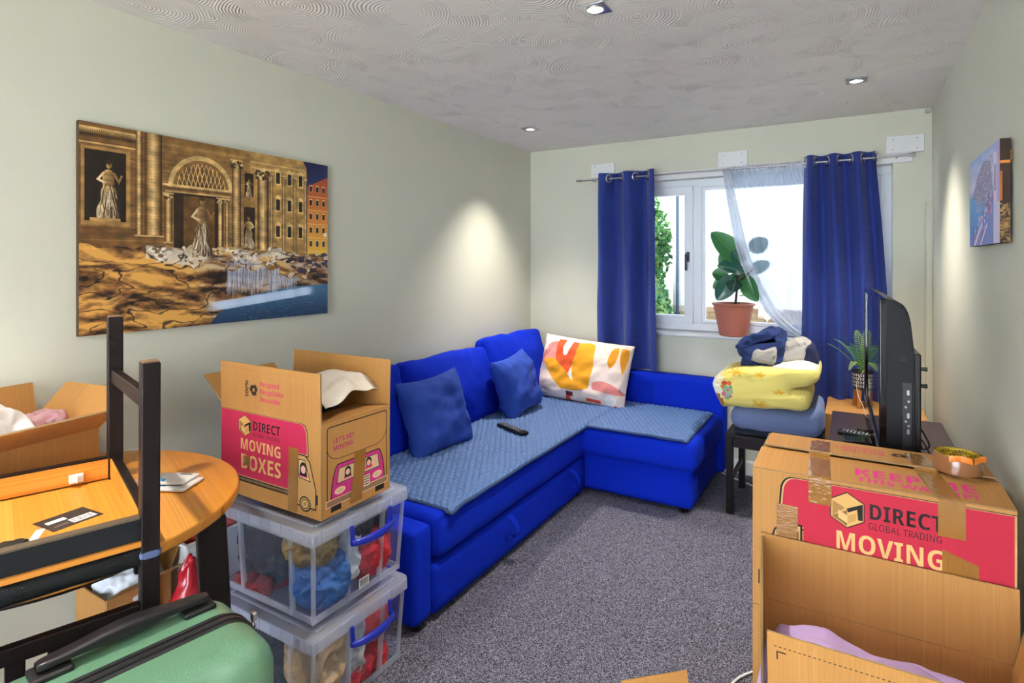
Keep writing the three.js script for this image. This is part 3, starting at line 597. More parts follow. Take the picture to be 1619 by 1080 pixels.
const keepPrint = () => canvasTex(1000, 330, (x, w, h) => {
  board(x, w, h); x.fillStyle = '#e0308c';
  const L = (t, s0, s1, base, ht) => { x.font = 'bold 100px sans-serif'; const m = x.measureText(t); x.save(); x.translate(s0, base); x.scale((s1 - s0) / m.width, ht / 72); x.fillText(t, 0, 0); x.restore(); };
  L('KEEP ME', 425, 900, 215, 100); L('THIS WAY UP!', 440, 890, 290, 58);
  x.strokeStyle = 'rgba(90,60,30,.55)'; x.setLineDash([7, 6]); x.lineWidth = 2; x.strokeRect(30, 40, w - 60, h - 10); x.setLineDash([]);
});
const endPrint = () => canvasTex(760, 735, (x, w, h) => {
  board(x, w, h);
  x.strokeStyle = '#17120f'; x.lineWidth = 9;
  x.beginPath(); x.moveTo(50, 640); x.lineTo(50, 55); x.quadraticCurveTo(60, 40, 90, 40); x.lineTo(700, 40); x.quadraticCurveTo(730, 42, 730, 70); x.lineTo(730, 640); x.stroke();
  x.lineWidth = 5; x.beginPath(); x.moveTo(50, 200); x.quadraticCurveTo(60, 300, 190, 305); x.lineTo(600, 305); x.quadraticCurveTo(725, 290, 730, 170); x.stroke();
  x.save(); x.translate(110, 175); x.rotate(-0.02); x.fillStyle = '#b3146a'; x.font = 'bold 52px sans-serif'; x.fillText("LET'S GET", 0, 0, 260); x.fillText('MOVING', 0, 58, 250); x.restore();
  x.translate(395, 0); x.scale(1.2, 1); x.translate(-395, 0);
  x.beginPath(); x.moveTo(140, 620); x.quadraticCurveTo(150, 400, 200, 350); x.lineTo(590, 350); x.quadraticCurveTo(640, 400, 650, 620); x.closePath(); x.fillStyle = '#c92f7f'; x.fill(); x.lineWidth = 9; x.stroke();
  for (const [a, b] of [[205, 385], [405, 585]]) { x.beginPath(); x.moveTo(a + 5, 385); x.lineTo(b - 5, 385); x.lineTo(b + 12, 500); x.lineTo(a - 12, 500); x.closePath(); x.fillStyle = '#d9b88c'; x.fill(); x.lineWidth = 5; x.stroke(); }
  person(x, 290, 432, 1.5, true); person(x, 490, 428, 1.5, false, true);
  for (const a of [220, 575]) { x.beginPath(); x.ellipse(a, 560, 42, 22, 0, 0, 7); x.fillStyle = '#d9b88c'; x.fill(); x.stroke(); }
  x.fillStyle = '#8d6f4e'; x.fillRect(100, 610, 580, 50); x.lineWidth = 7; x.strokeRect(100, 610, 580, 50); x.fillStyle = '#17120f'; x.fillRect(140, 662, 90, 45); x.fillRect(555, 662, 90, 45);
  x.fillStyle = '#e4cfa8'; x.fillRect(440, 530, 60, 90); x.fillStyle = '#17120f'; for (let i = 0; i < 4; i++) x.fillRect(446, 540 + i * 20, 48, 8);
});
M.tape = P('#b07a38', 0.14, { transparent: true, opacity: 0.72, clearcoat: 0.8, clearcoatRoughness: 0.12, bumpMap: rep(grain, 0.6, 1.4), bumpScale: 0.0015 });
// a strip of tape that follows a path of points; across is its width direction
function tape(parent, path, across, width) {
  const g = sheet((u, v) => { const k = v * (path.length - 1), i = Math.min(path.length - 2, Math.floor(k)), f = k - i; return [0, 1, 2].map((d) => lerp(path[i][d], path[i + 1][d], f) + (u - 0.5) * width * across[d] + (d === 1 ? 0.0006 * noise(u * 4, v * 20, width * 90) : 0)); }, 8, (path.length - 1) * 10, { th: 0.0004, su: width, sv: 0.3 });
  return part('tape_strip', g, M.tape, parent, 'shiny brown parcel tape');
}

// ---------- moving box on the tubs ----------
{
  const W = 0.504, D = 0.303, Hh = 0.293;
  const t = thing('moving_box', 'open printed moving box standing on the clear storage tubs', 'box', [-1.642, 0.648, -1.3555]);
  const side = printMat(sidePrint(true, '#c8244f')), end = printMat(endPrint());
  panel('side_panel', t, W, Hh, [0, 0, D / 2 - 0.0025], 0, 0, side);
  panel('side_panel', t, W, Hh, [0, 0, -D / 2 + 0.0025], Math.PI, 0, side);
  panel('end_panel', t, D - 0.01, Hh, [W / 2 - 0.0025, 0, 0], Math.PI / 2, 0, end);
  panel('end_panel', t, D - 0.01, Hh, [-W / 2 + 0.0025, 0, 0], -Math.PI / 2, 0, end);
  part('base_panel', box(W - 0.012, 0.005, D - 0.012, 0, 0.003, 0), M.card, t);
  panel('flap', t, W, 0.155, [0, Hh, D / 2 - 0.0025], 0, 0.02, printMat(recyclePrint(false)));
  panel('flap', t, W, 0.155, [0, Hh, -D / 2 + 0.0025], Math.PI, 0.04);
  panel('flap', t, D - 0.014, 0.15, [W / 2 - 0.003, Hh - 0.002, 0], Math.PI / 2, -1.66);
  panel('flap', t, D - 0.014, 0.15, [-W / 2 + 0.003, Hh - 0.002, 0], -Math.PI / 2, 0.9);
  tape(t, [[0.128, 0.205, D / 2 + 0.001], [0.126, 0.1, D / 2 + 0.001], [0.124, 0.002, D / 2 + 0.001]], [1, 0, 0], 0.045);
  tape(t, [[W / 2 + 0.001, 0.17, -0.01], [W / 2 + 0.002, 0.1, -0.005], [W / 2 + 0.004, 0.07, 0.005], [W / 2 + 0.002, 0.012, 0.01]], [0, 0, -1], 0.05);
  tape(t, [[-0.125, 0.125, D / 2 + 0.001], [-0.09, 0.12, D / 2 + 0.001]], [0, 1, 0], 0.03);
  solo('navy_garment', soft(0.3, 0.16, 0.25, 0.06, { n: 24, amp: 0.02, freq: 8, s: 4 }), S('#1b2640', 0.95), 'navy clothing inside the open moving box under the white cloth', 'clothes', [-1.69, 0.86, -1.355]);
  // white cloth draped over the folded-in flap
  const f = (u, v) => {
    const x = lerp(-1.66, -1.41, u) - 0.03 * (1 - v) + 0.012 * noise(v * 4, u * 3, 2), z = lerp(-1.49, -1.235, v) + 0.025 * noise(u * 4, v * 2, 8) - 0.05 * u * (1 - v);
    const dome = Math.max(0, 1 - ((u - 0.42) / 0.75) ** 2) * Math.max(0, 1 - ((v - 0.4) / 0.85) ** 2);
    const y = 0.944 + 0.1 * Math.pow(dome, 0.75) + 0.02 * fbm(u * 2.4, v * 2.4, 6, 2) * Math.min(1, dome * 2) + 0.022 * Math.exp(-(((u - 0.8) / 0.2) ** 2)) * Math.sin(v * 7 + 0.8) ** 2;
    return [x, Math.max(y, 0.943), z];
  };
  solo('white_cloth', sheet(f, 60, 60, { th: -0.004 }), P('#dcd2c4', 0.9, { side: THREE.DoubleSide, sheen: 0.3 }), 'crumpled off-white cloth draped over the open moving box', 'cloth');
}

// ---------- clear storage tubs ----------
M.clear = P('#f2f7ff', 0.2, { transmission: 0.97, thickness: 0, ior: 1.25 });
M.frost = P('#f6f8ff', 0.32, { transmission: 0.85, thickness: 0, ior: 1.3 });
M.handleBlue = S('#1629a4', 0.3);
function tub(label, y) {
  const t = thing('storage_tub', label, 'storage tub', [-1.63, y, -1.384]);
  const X = 0.24, Z = 0.21, h = 0.285, w = 0.003, k = 0.93;
  const wall = (ax, s) => sheet((u, v) => { const q = lerp(k, 1, v), a = (u - 0.5) * 2; return ax === 'x' ? [s * (X - 0.012) * q, v * h, -s * a * (Z - 0.012) * q] : [s * a * (X - 0.012) * q, v * h, s * (Z - 0.012) * q]; }, 4, 4);
  for (const s of [1, -1]) { part('wall_panel', wall('x', s), M.clear, t); part('wall_panel', wall('z', s), M.clear, t); }
  part('base_panel', rbox((X - 0.012) * 2 * k, 0.004, (Z - 0.012) * 2 * k, 0.001, 0, 0.003, 0), M.clear, t);
  // ribs: corner posts, mid columns, foot rim
  const rib = (x, z, a, b) => bar([x * k, 0.004, z * k], [x, h, z], a, b, 0.004), e = 0.008;
  for (const [i, j] of [[1, 1], [1, -1], [-1, 1], [-1, -1]]) part('corner_post', rib(i * (X - e), j * (Z - e), 0.012, 0.012), M.frost, t);
  for (const j of [0.055, -0.1]) for (const s of [1, -1]) part('column', rib(s * (X - e), j, 0.014, 0.016), M.frost, t);
  for (const i of [0.13, -0.13]) for (const s of [1, -1]) part('column', rib(i, s * (Z - e), 0.016, 0.014), M.frost, t);
  part('foot_rim', [rbox(2 * X * k, 0.02, 0.008, 0.003, 0, 0.012, (Z - 0.006) * k), rbox(2 * X * k, 0.02, 0.008, 0.003, 0, 0.012, -(Z - 0.006) * k), rbox(0.008, 0.02, 2 * Z * k, 0.003, (X - 0.006) * k, 0.012, 0), rbox(0.008, 0.02, 2 * Z * k, 0.003, -(X - 0.006) * k, 0.012, 0)], M.frost, t);
  part('rim', [rbox(2 * X + 0.004, 0.035, 0.005, 0.002, 0, h - 0.018, Z), rbox(2 * X + 0.004, 0.035, 0.005, 0.002, 0, h - 0.018, -Z), rbox(0.005, 0.035, 2 * Z, 0.002, X, h - 0.018, 0), rbox(0.005, 0.035, 2 * Z, 0.002, -X, h - 0.018, 0)], M.frost, t);
  const lid = part('lid', (() => { const s = new THREE.Shape(), a = X + 0.006, b = Z + 0.006, r = 0.03; s.moveTo(-a + r, -b); s.lineTo(a - r, -b); s.quadraticCurveTo(a, -b, a, -b + r); s.lineTo(a, b - r); s.quadraticCurveTo(a, b, a - r, b); s.lineTo(-a + r, b); s.quadraticCurveTo(-a, b, -a, b - r); s.lineTo(-a, -b + r); s.quadraticCurveTo(-a, -b, -a + r, -b); return new THREE.ExtrudeGeometry(s, { depth: 0.004, bevelEnabled: true, bevelSize: 0.003, bevelThickness: 0.003, bevelSegments: 3 }).rotateX(-Math.PI / 2).translate(0, h + 0.003, 0); })(), M.frost, t);
  const sk = []; const a = X + 0.008, b = Z + 0.008;
  sk.push(rbox(2 * a - 0.04, 0.03, 0.003, 0.001, 0, h - 0.008, b), rbox(2 * a - 0.04, 0.03, 0.003, 0.001, 0, h - 0.008, -b), rbox(0.003, 0.03, 2 * b - 0.04, 0.001, a, h - 0.008, 0), rbox(0.003, 0.03, 2 * b - 0.04, 0.001, -a, h - 0.008, 0));
  part('lid_skirt', sk, M.frost, lid);
  for (let i = -4; i <= 4; i++) for (const s of [1, -1]) part('lid_rib', rbox(0.003, 0.034, 0.006, 0.001, i * 0.052, h - 0.008, s * (b + 0.001)), M.frost, lid);
  for (let j = -3; j <= 3; j++) for (const s of [1, -1]) part('lid_rib', rbox(0.006, 0.034, 0.003, 0.001, s * (a + 0.001), h - 0.008, j * 0.06), M.frost, lid);
  part('raised_panel', [rbox(2 * X - 0.07, 0.006, 0.008, 0.002, 0, h + 0.012, Z - 0.03), rbox(2 * X - 0.07, 0.006, 0.008, 0.002, 0, h + 0.012, -Z + 0.03), rbox(0.008, 0.006, 2 * Z - 0.07, 0.002, X - 0.03, h + 0.012, 0), rbox(0.008, 0.006, 2 * Z - 0.07, 0.002, -X + 0.03, h + 0.012, 0)], M.frost, lid);
  for (const s of [1, -1]) {
    const H2 = part('clip_handle', [
      bar([s * (a + 0.004), h - 0.02, 0.065], [s * (a + 0.008), h - 0.07, 0.065], 0.012, 0.014, 0.004), bar([s * (a + 0.004), h - 0.02, -0.11], [s * (a + 0.008), h - 0.07, -0.11], 0.012, 0.014, 0.004),
      sheet((u, v) => { const z = lerp(0.075, -0.12, v), b2 = Math.sin(Math.PI * v), q = u * Math.PI * 2, r = 0.007 + 0.004 * b2; return [s * (a + 0.012 + 0.02 * Math.pow(b2, 0.6) + r * Math.cos(q)), h - 0.072 - 0.004 * b2 + r * 1.3 * Math.sin(q), z]; }, 14, 28)], M.handleBlue, t, 'blue clip handle');
    H2.material.side = THREE.DoubleSide;
  }
  return t;
}
tub('lower clear plastic storage tub of two, standing on the carpet', 0.004);
tub('upper clear plastic storage tub of two, under the open moving box', 0.328);
{
  const cl = (name, label, c, [x, y, z], [w, h, d], s, turn = 0) => solo(name, soft(w, h, d, Math.min(h, d, w) * 0.45, { n: 44, amp: 0.03, freq: 13, s, ridge: 0.75 }), P(c, 0.95, { sheen: 0.3, bumpMap: rep(weave, 14), bumpScale: 0.0006 }), label, 'clothes', [x, y, z], turn);
  cl('folded_garment', 'dark slate folded clothes at the left inside the upper tub', '#26303f', [-1.72, 0.47, -1.31], [0.26, 0.24, 0.22], 1);
  cl('folded_garment', 'brown knitted garment near the corner inside the upper tub', '#86724f', [-1.49, 0.535, -1.25], [0.15, 0.11, 0.12], 2, 0.2);
  cl('folded_garment', 'mid blue garment low in the corner inside the upper tub', '#3c66a6', [-1.48, 0.425, -1.28], [0.17, 0.16, 0.17], 3, -0.2);
  cl('folded_garment', 'white and grey strapped garment behind the handle inside upper tub', '#c6c9cf', [-1.475, 0.49, -1.375], [0.1, 0.22, 0.07], 4);
  cl('folded_garment', 'red garment at the sofa end inside the upper tub', '#c22838', [-1.49, 0.425, -1.485], [0.16, 0.17, 0.17], 5);
  cl('folded_garment', 'charcoal garment above the red one inside the upper tub', '#2c3038', [-1.5, 0.545, -1.46], [0.14, 0.1, 0.2], 6);
  cl('folded_garment', 'dull red garment on the base at left inside the upper tub', '#7c2a30', [-1.74, 0.36, -1.29], [0.17, 0.05, 0.17], 7);
  cl('folded_garment', 'beige bundled garment near the corner inside the lower tub', '#b59a7c', [-1.49, 0.17, -1.27], [0.17, 0.2, 0.16], 8);
  cl('folded_garment', 'light grey garment behind the handle inside the lower tub', '#a9a9ab', [-1.47, 0.13, -1.38], [0.11, 0.22, 0.1], 9);
  cl('folded_garment', 'coral red bundle at the sofa end inside the lower tub', '#cf4a4c', [-1.485, 0.165, -1.49], [0.13, 0.12, 0.15], 10);
  cl('folded_garment', 'red garment on the base inside the lower tub', '#b8222e', [-1.5, 0.05, -1.44], [0.16, 0.08, 0.2], 11);
  cl('folded_garment', 'charcoal trousers folded at left inside the lower tub', '#2a2c33', [-1.72, 0.135, -1.31], [0.26, 0.24, 0.22], 12);
}
{
  const tex = canvasTex(128, 96, (x, w, h) => { x.fillStyle = '#f4f4f2'; x.fillRect(0, 0, w, h); x.fillStyle = '#161616'; for (let i = 12; i < 116; i += 2 + Math.floor(rnd() * 5)) x.fillRect(i, 12, 1 + Math.floor(rnd() * 3), 56); x.fillRect(20, 76, 88, 6); });
  const st = scene.getObjectByName('storage_tub_001');
  part('barcode_sticker', box(0.001, 0.035, 0.045, 0.2195, 0.035, -0.02), [S('#ffffff', 0.5, { map: tex }), M.white, M.white, M.white, M.white, M.white], st);
}

// ---------- round table ----------
const TY = 0.797;
{
  const cx = -1.818, cz = -0.664, R = 0.463;
  const t = thing('round_table', 'round pine dining table with dark legs against the left wall', 'table', [cx, 0, cz]);
  M.pine = S('#ffffff', 0.32, { map: woodTone('#db8c2e', '#cd7d28', '#e39a3e', 9) });
  M.pine.map.repeat.set(1 / 0.95, 1 / 0.95);
  const prof = [[0, TY], [R - 0.006, TY], [R - 0.002, TY - 0.002], [R, TY - 0.007], [R, TY - 0.024], [R - 0.003, TY - 0.029], [0, TY - 0.029]];
  const g = new THREE.LatheGeometry(prof.reverse().map((p) => new THREE.Vector2(...p)), 96);
  { const p = g.attributes.position, uv = g.attributes.uv; for (let i = 0; i < p.count; i++) { const a = Math.cos(0.35), b = Math.sin(0.35), x = p.getX(i), z = p.getZ(i); uv.setXY(i, x * a + z * b, -x * b + z * a + (p.getY(i) - TY)); } }
  part('tabletop', g, M.pine, t);
  for (const a of [0.05, 0.55, 1.1, -0.5, -1.05]) for (const q of [0, 0.022]) part('edge_joint', box(0.0012, 0.021, 0.002, 0, 0, R).rotateY(Math.PI / 2 + a + q).translate(0, TY - 0.0155, 0), S('#7a4a18', 0.8), t);
  for (const [x, z] of [[0.37, -0.24], [-0.24, -0.37], [-0.37, 0.24], [0.24, 0.37]]) part('leg', (() => { const g = bar([x * 0.97, TY - 0.03, z * 0.97], [x * 1.06, 0, z * 1.06], 0.07, 0.05, 0.006); return g; })(), M.darkWood, t);
  part('apron', (() => { const s = new THREE.CylinderGeometry(0.36, 0.36, 0.05, 48, 1, true); return s.translate(0, TY - 0.055, 0); })(), S('#1e1112', 0.5, { side: THREE.DoubleSide }), t);
}
// ---------- chair turned upside down on the table ----------
{
  const t = thing('dining_chair', 'dark dining chair turned upside down on the table, wooden seat underside showing', 'chair', [-1.276, TY, -0.65], 2.842);
  const L = 0.4556, Wd = 0.42, k = 0.034, pine = S('#ffffff', 0.4, { map: M.pine.map });
  for (const z of [0, -Wd]) {
    part('leg', [bar([L, 0.03, z], [L, 0.494, z], k, k), ], M.darkWood, t);
    const r = part('leg', bar([0.0, 0.03, z], [-0.008, 0.431, z], k + 0.004, k), M.darkWood, t);
    part('back_post', bar([0.0, 0.028, z], [0.0, -0.46, z], k + 0.002, k), M.darkWood, r);
    part('stretcher', bar([0.01, 0.345, z], [L - 0.01, 0.335, z], 0.035, 0.02), M.darkWood, t);
    part('leg_glide', [box(0.03, 0.003, 0.03, L, 0.495, z), box(0.03, 0.003, 0.03, -0.008, 0.4325, z)], S('#7a5a3c', 0.8), t);
  }
  const rail = (a, b) => bar(a, b, 0.055, 0.02, 0.002);
  const inr = (a, b) => bar(a, b, 0.05, 0.003, 0.0005);
  for (const z of [0, -Wd]) { const q = part('seat_rail', rail([0.015, 0.078, z], [L - 0.015, 0.094, z]), M.darkWood, t); part('inner_face', inr([0.015, 0.076, z ? z + 0.0115 : -0.0115], [L - 0.015, 0.092, z ? z + 0.0115 : -0.0115]), pine, q, 'unpainted pine inner face'); }
  for (const [x, y, s] of [[0, 0.079, 1], [L, 0.093, -1]]) {
    const q = part('seat_rail', [box(0.02, 0.055, Wd - 0.03, x, y, -Wd / 2)], x ? M.darkWood : M.leather, t); part('inner_face', box(0.003, 0.05, Wd - 0.03, x + s * 0.0115, y - 0.002, -Wd / 2), pine, q, 'unpainted pine inner face');
    if (!x) part('rail_edge', box(0.022, 0.004, Wd - 0.03, x, y + 0.029, -Wd / 2), S('#5a4a38', 0.5), q);
  }
  part('seat_board', metricUV(box(L + 0.035, 0.011, Wd + 0.03, L / 2, 0.056, -Wd / 2)), pine, t);
  part('seat_pad', soft(L + 0.03, 0.05, Wd + 0.03, 0.022, { n: 24, amp: 0.003, freq: 9 }).translate(L / 2, 0.0255, -Wd / 2), M.leather, t);
  part('corner_block', [rbox(0.014, 0.02, 0.03, 0.002, L - 0.018, 0.083, -0.085), rbox(0.02, 0.014, 0.004, 0.001, L - 0.028, 0.083, -0.085)], M.white, t);
  part('back_rail', rbox(0.022, 0.032, Wd - k, 0.003, 0, -0.087, -Wd / 2), M.darkWood, t);
  part('crest_rail', rbox(0.022, 0.06, Wd - k, 0.004, 0, -0.43, -Wd / 2), M.darkWood, t);
  for (let i = 0; i < 5; i++) part('slat', rbox(0.014, 0.3, 0.03, 0.003, 0, -0.252, -0.09 - i * 0.062), M.darkWood, t);
  part('felt_band', [rbox(0.043, 0.024, 0.043, 0.012, 0, 0.03, 0)], P('#565f86', 0.95, { bumpMap: rep(weave, 20), bumpScale: 0.001 }), t, 'grey blue felt band round the post');
  const lb = canvasTex(256, 180, (x, w, h) => { x.fillStyle = '#332c29'; x.fillRect(0, 0, w, h); x.fillStyle = '#e9e6e0'; x.fillRect(20, 20, 120, 60); x.fillRect(130, 96, 96, 36); x.fillStyle = '#191919'; for (let i = 30; i < 130; i += 3 + Math.floor(rnd() * 5)) x.fillRect(i, 28, 2, 42); x.fillStyle = '#8d8781'; x.fillRect(150, 40, 80, 4); x.fillRect(150, 52, 70, 4); });
  const lm = S('#ffffff', 0.45, { map: lb });
  const q = part('care_label', new THREE.PlaneGeometry(0.115, 0.08).rotateX(-Math.PI / 2), lm, t); q.geometry = box(0.1, 0.0008, 0.085); q.material = [lm, lm, lm, lm, lm, lm]; q.position.set(0.215, 0.0622, -0.118); q.rotation.y = 1.95;
  const q2 = part('paper_strip', box(0.055, 0.0008, 0.016), S('#e5dccb', 0.6), t); q2.position.set(0.165, 0.0622, -0.175); q2.rotation.y = 2.85;
  solo('key_fob', (() => { const s = rbox(0.05, 0.014, 0.085, 0.007); return merge([s, new THREE.TorusGeometry(0.011, 0.0016, 6, 20).rotateX(Math.PI / 2).translate(0.0, -0.003, -0.052), rbox(0.016, 0.002, 0.026, 0.0008, 0, 0.0075, 0)]); })(), S('#1a1715', 0.4), 'black key fob lying on the upturned seat at the left edge', 'key fob', [-1.432, TY + 0.0695, -0.462], 0.9);
}

// ---------- things on the table ----------
{
  const t = thing('carton', 'plain open carton on the table with white bag inside', 'box', [-2.047, TY + 0.001, -0.634], 0.152);
  const D = 0.3, W = 0.37, h = 0.15;
  panel('side_panel', t, W, h, [D / 2, 0, 0], Math.PI / 2); panel('side_panel', t, W, h, [-D / 2, 0, 0], -Math.PI / 2);
  panel('end_panel', t, D - 0.006, h, [0, 0, W / 2 - 0.003], 0); panel('end_panel', t, D - 0.006, h, [0, 0, -W / 2 + 0.003], Math.PI);
  part('base_panel', box(D - 0.01, 0.005, W - 0.01, 0, 0.003, 0), M.card, t);
  panel('flap', t, W, 0.11, [D / 2, h, 0], Math.PI / 2, 0.95); panel('flap', t, W, 0.11, [-D / 2, h, 0], -Math.PI / 2, 0.2);
  panel('flap', t, D - 0.01, 0.13, [0, h, -W / 2 + 0.003], Math.PI, 0.75); panel('flap', t, D - 0.01, 0.13, [0, h, W / 2 - 0.003], 0, 0.9);
  solo('plastic_bag', soft(0.2, 0.2, 0.22, 0.08, { n: 30, amp: 0.03, freq: 8, s: 3, ridge: 0.7, shape: (v, a, b) => { const q = 1 - 0.45 * Math.max(0, b); v.x *= q; v.z *= q; } }), P('#ece8e4', 0.35, { transmission: 0.2, thickness: 0 }), 'crumpled white plastic bag sticking out of the carton on the table', 'bag', [-2.07, 0.93, -0.63], 0.3);
  solo('bubble_wrap', soft(0.12, 0.1, 0.12, 0.04, { n: 26, amp: 0.022, freq: 16, s: 9, ridge: 0.8 }), P('#f0c3cd', 0.15, { transmission: 0.55, thickness: 0 }), 'pinkish clear plastic wrapping inside the carton on the table', 'packaging', [-2.08, 0.935, -0.765], 0.4);
}
{
  const tex = canvasTex(512, 360, (x, w, h) => {
    x.fillStyle = '#e6e4e2'; x.fillRect(0, 0, w, h); x.strokeStyle = '#2f7fc4'; x.lineWidth = 12;
    for (let i = 0; i < 7; i++) { x.beginPath(); x.arc(150 + i * 14, 90 + (i % 3) * 22, 30 - i * 2, i, i + 3.6); x.stroke(); }
    x.fillStyle = '#2f7fc4'; x.font = 'bold 50px sans-serif'; x.beginPath(); x.moveTo(200, 120); x.lineTo(300, 90); x.lineTo(260, 170); x.fill(); x.fillStyle = '#55514f'; x.fillRect(340, 250, 120, 24); x.fillRect(340, 290, 90, 10);
  });
  tex.repeat.set(1 / 0.15, 1 / 0.12); tex.offset.set(0.5, 0.5);
  const t = thing('plastic_packet', 'folded white plastic packet with blue print on the round table', 'packet', [-1.685, TY + 0.0005, -0.908], 0.5);
  part('lower_fold', soft(0.16, 0.008, 0.1, 0.004, { n: 30, amp: 0.002, freq: 24 }).translate(0, 0.0055, 0), S('#ffffff', 0.3, { map: tex }), t);
  part('upper_fold', soft(0.15, 0.007, 0.08, 0.0035, { n: 30, amp: 0.003, freq: 22, s: 4 }).translate(-0.012, 0.0145, -0.014), S('#ffffff', 0.3, { map: tex }), t);
}

// ---------- under the table ----------
{
  const t = thing('carton', 'brown open carton on the floor under the round table', 'box', [-2.14, 0, -1.01]);
  for (const [w, x, z, r] of [[0.2, 0.1, 0, Math.PI / 2], [0.2, -0.1, 0, -Math.PI / 2], [0.2, 0, 0.1, 0], [0.2, 0, -0.1, Math.PI]]) panel('side_panel', t, w, 0.36, [x, 0, z], r);
  part('base_panel', box(0.19, 0.005, 0.19, 0, 0.003, 0), M.card, t);
  panel('flap', t, 0.19, 0.1, [0.1, 0.36, 0], Math.PI / 2, 1.0); panel('flap', t, 0.19, 0.08, [0, 0.36, -0.1], Math.PI, 0.4);
  solo('plastic_bag', soft(0.17, 0.12, 0.17, 0.06, { n: 26, amp: 0.03, freq: 10, s: 13, ridge: 0.7 }), P('#cfd4da', 0.35), 'grey-white plastic bag in the brown carton under the table', 'bag', [-2.13, 0.35, -1.02], 0.4);
  solo('carrier_bag', soft(0.13, 0.42, 0.12, 0.05, { n: 36, amp: 0.035, freq: 9, s: 17, ridge: 0.8, shape: (v, a, b) => { const q = b > 0 ? 1 - 0.75 * b : 1; v.x *= q; v.z *= q; v.z -= 0.03 * Math.max(0, b); } }), P('#c01a2c', 0.25, { clearcoat: 0.4 }), 'shiny red plastic carrier bag on the floor under the table', 'bag', [-1.945, 0.215, -1.1], 0.2);
  const c = thing('crate', 'white plastic crate with red cloth behind the table leg', 'crate', [-2.13, 0, -1.29]);
  const cw = 0.24, cd = 0.28, ch = 0.44, W = M.white;
  part('wall_panel', [rbox(cw, ch, 0.006, 0.002, 0, ch / 2, cd / 2), rbox(cw, ch, 0.006, 0.002, 0, ch / 2, -cd / 2), rbox(0.006, ch, cd, 0.002, cw / 2, ch / 2, 0), rbox(0.006, ch, cd, 0.002, -cw / 2, ch / 2, 0), rbox(cw, 0.006, cd, 0.002, 0, 0.004, 0)], W, c);
  part('rim', [rbox(cw + 0.024, 0.012, 0.014, 0.004, 0, ch, cd / 2 + 0.004), rbox(cw + 0.024, 0.012, 0.014, 0.004, 0, ch, -cd / 2 - 0.004), rbox(0.014, 0.012, cd + 0.02, 0.004, cw / 2 + 0.004, ch, 0), rbox(0.014, 0.012, cd + 0.02, 0.004, -cw / 2 - 0.004, ch, 0)], W, c);
  solo('red_cloth', soft(0.2, 0.1, 0.22, 0.04, { n: 20, amp: 0.02, freq: 10, s: 2 }), S('#b3261f', 0.9), 'red cloth inside the white crate behind the table leg', 'cloth', [-2.13, 0.43, -1.29]);
}

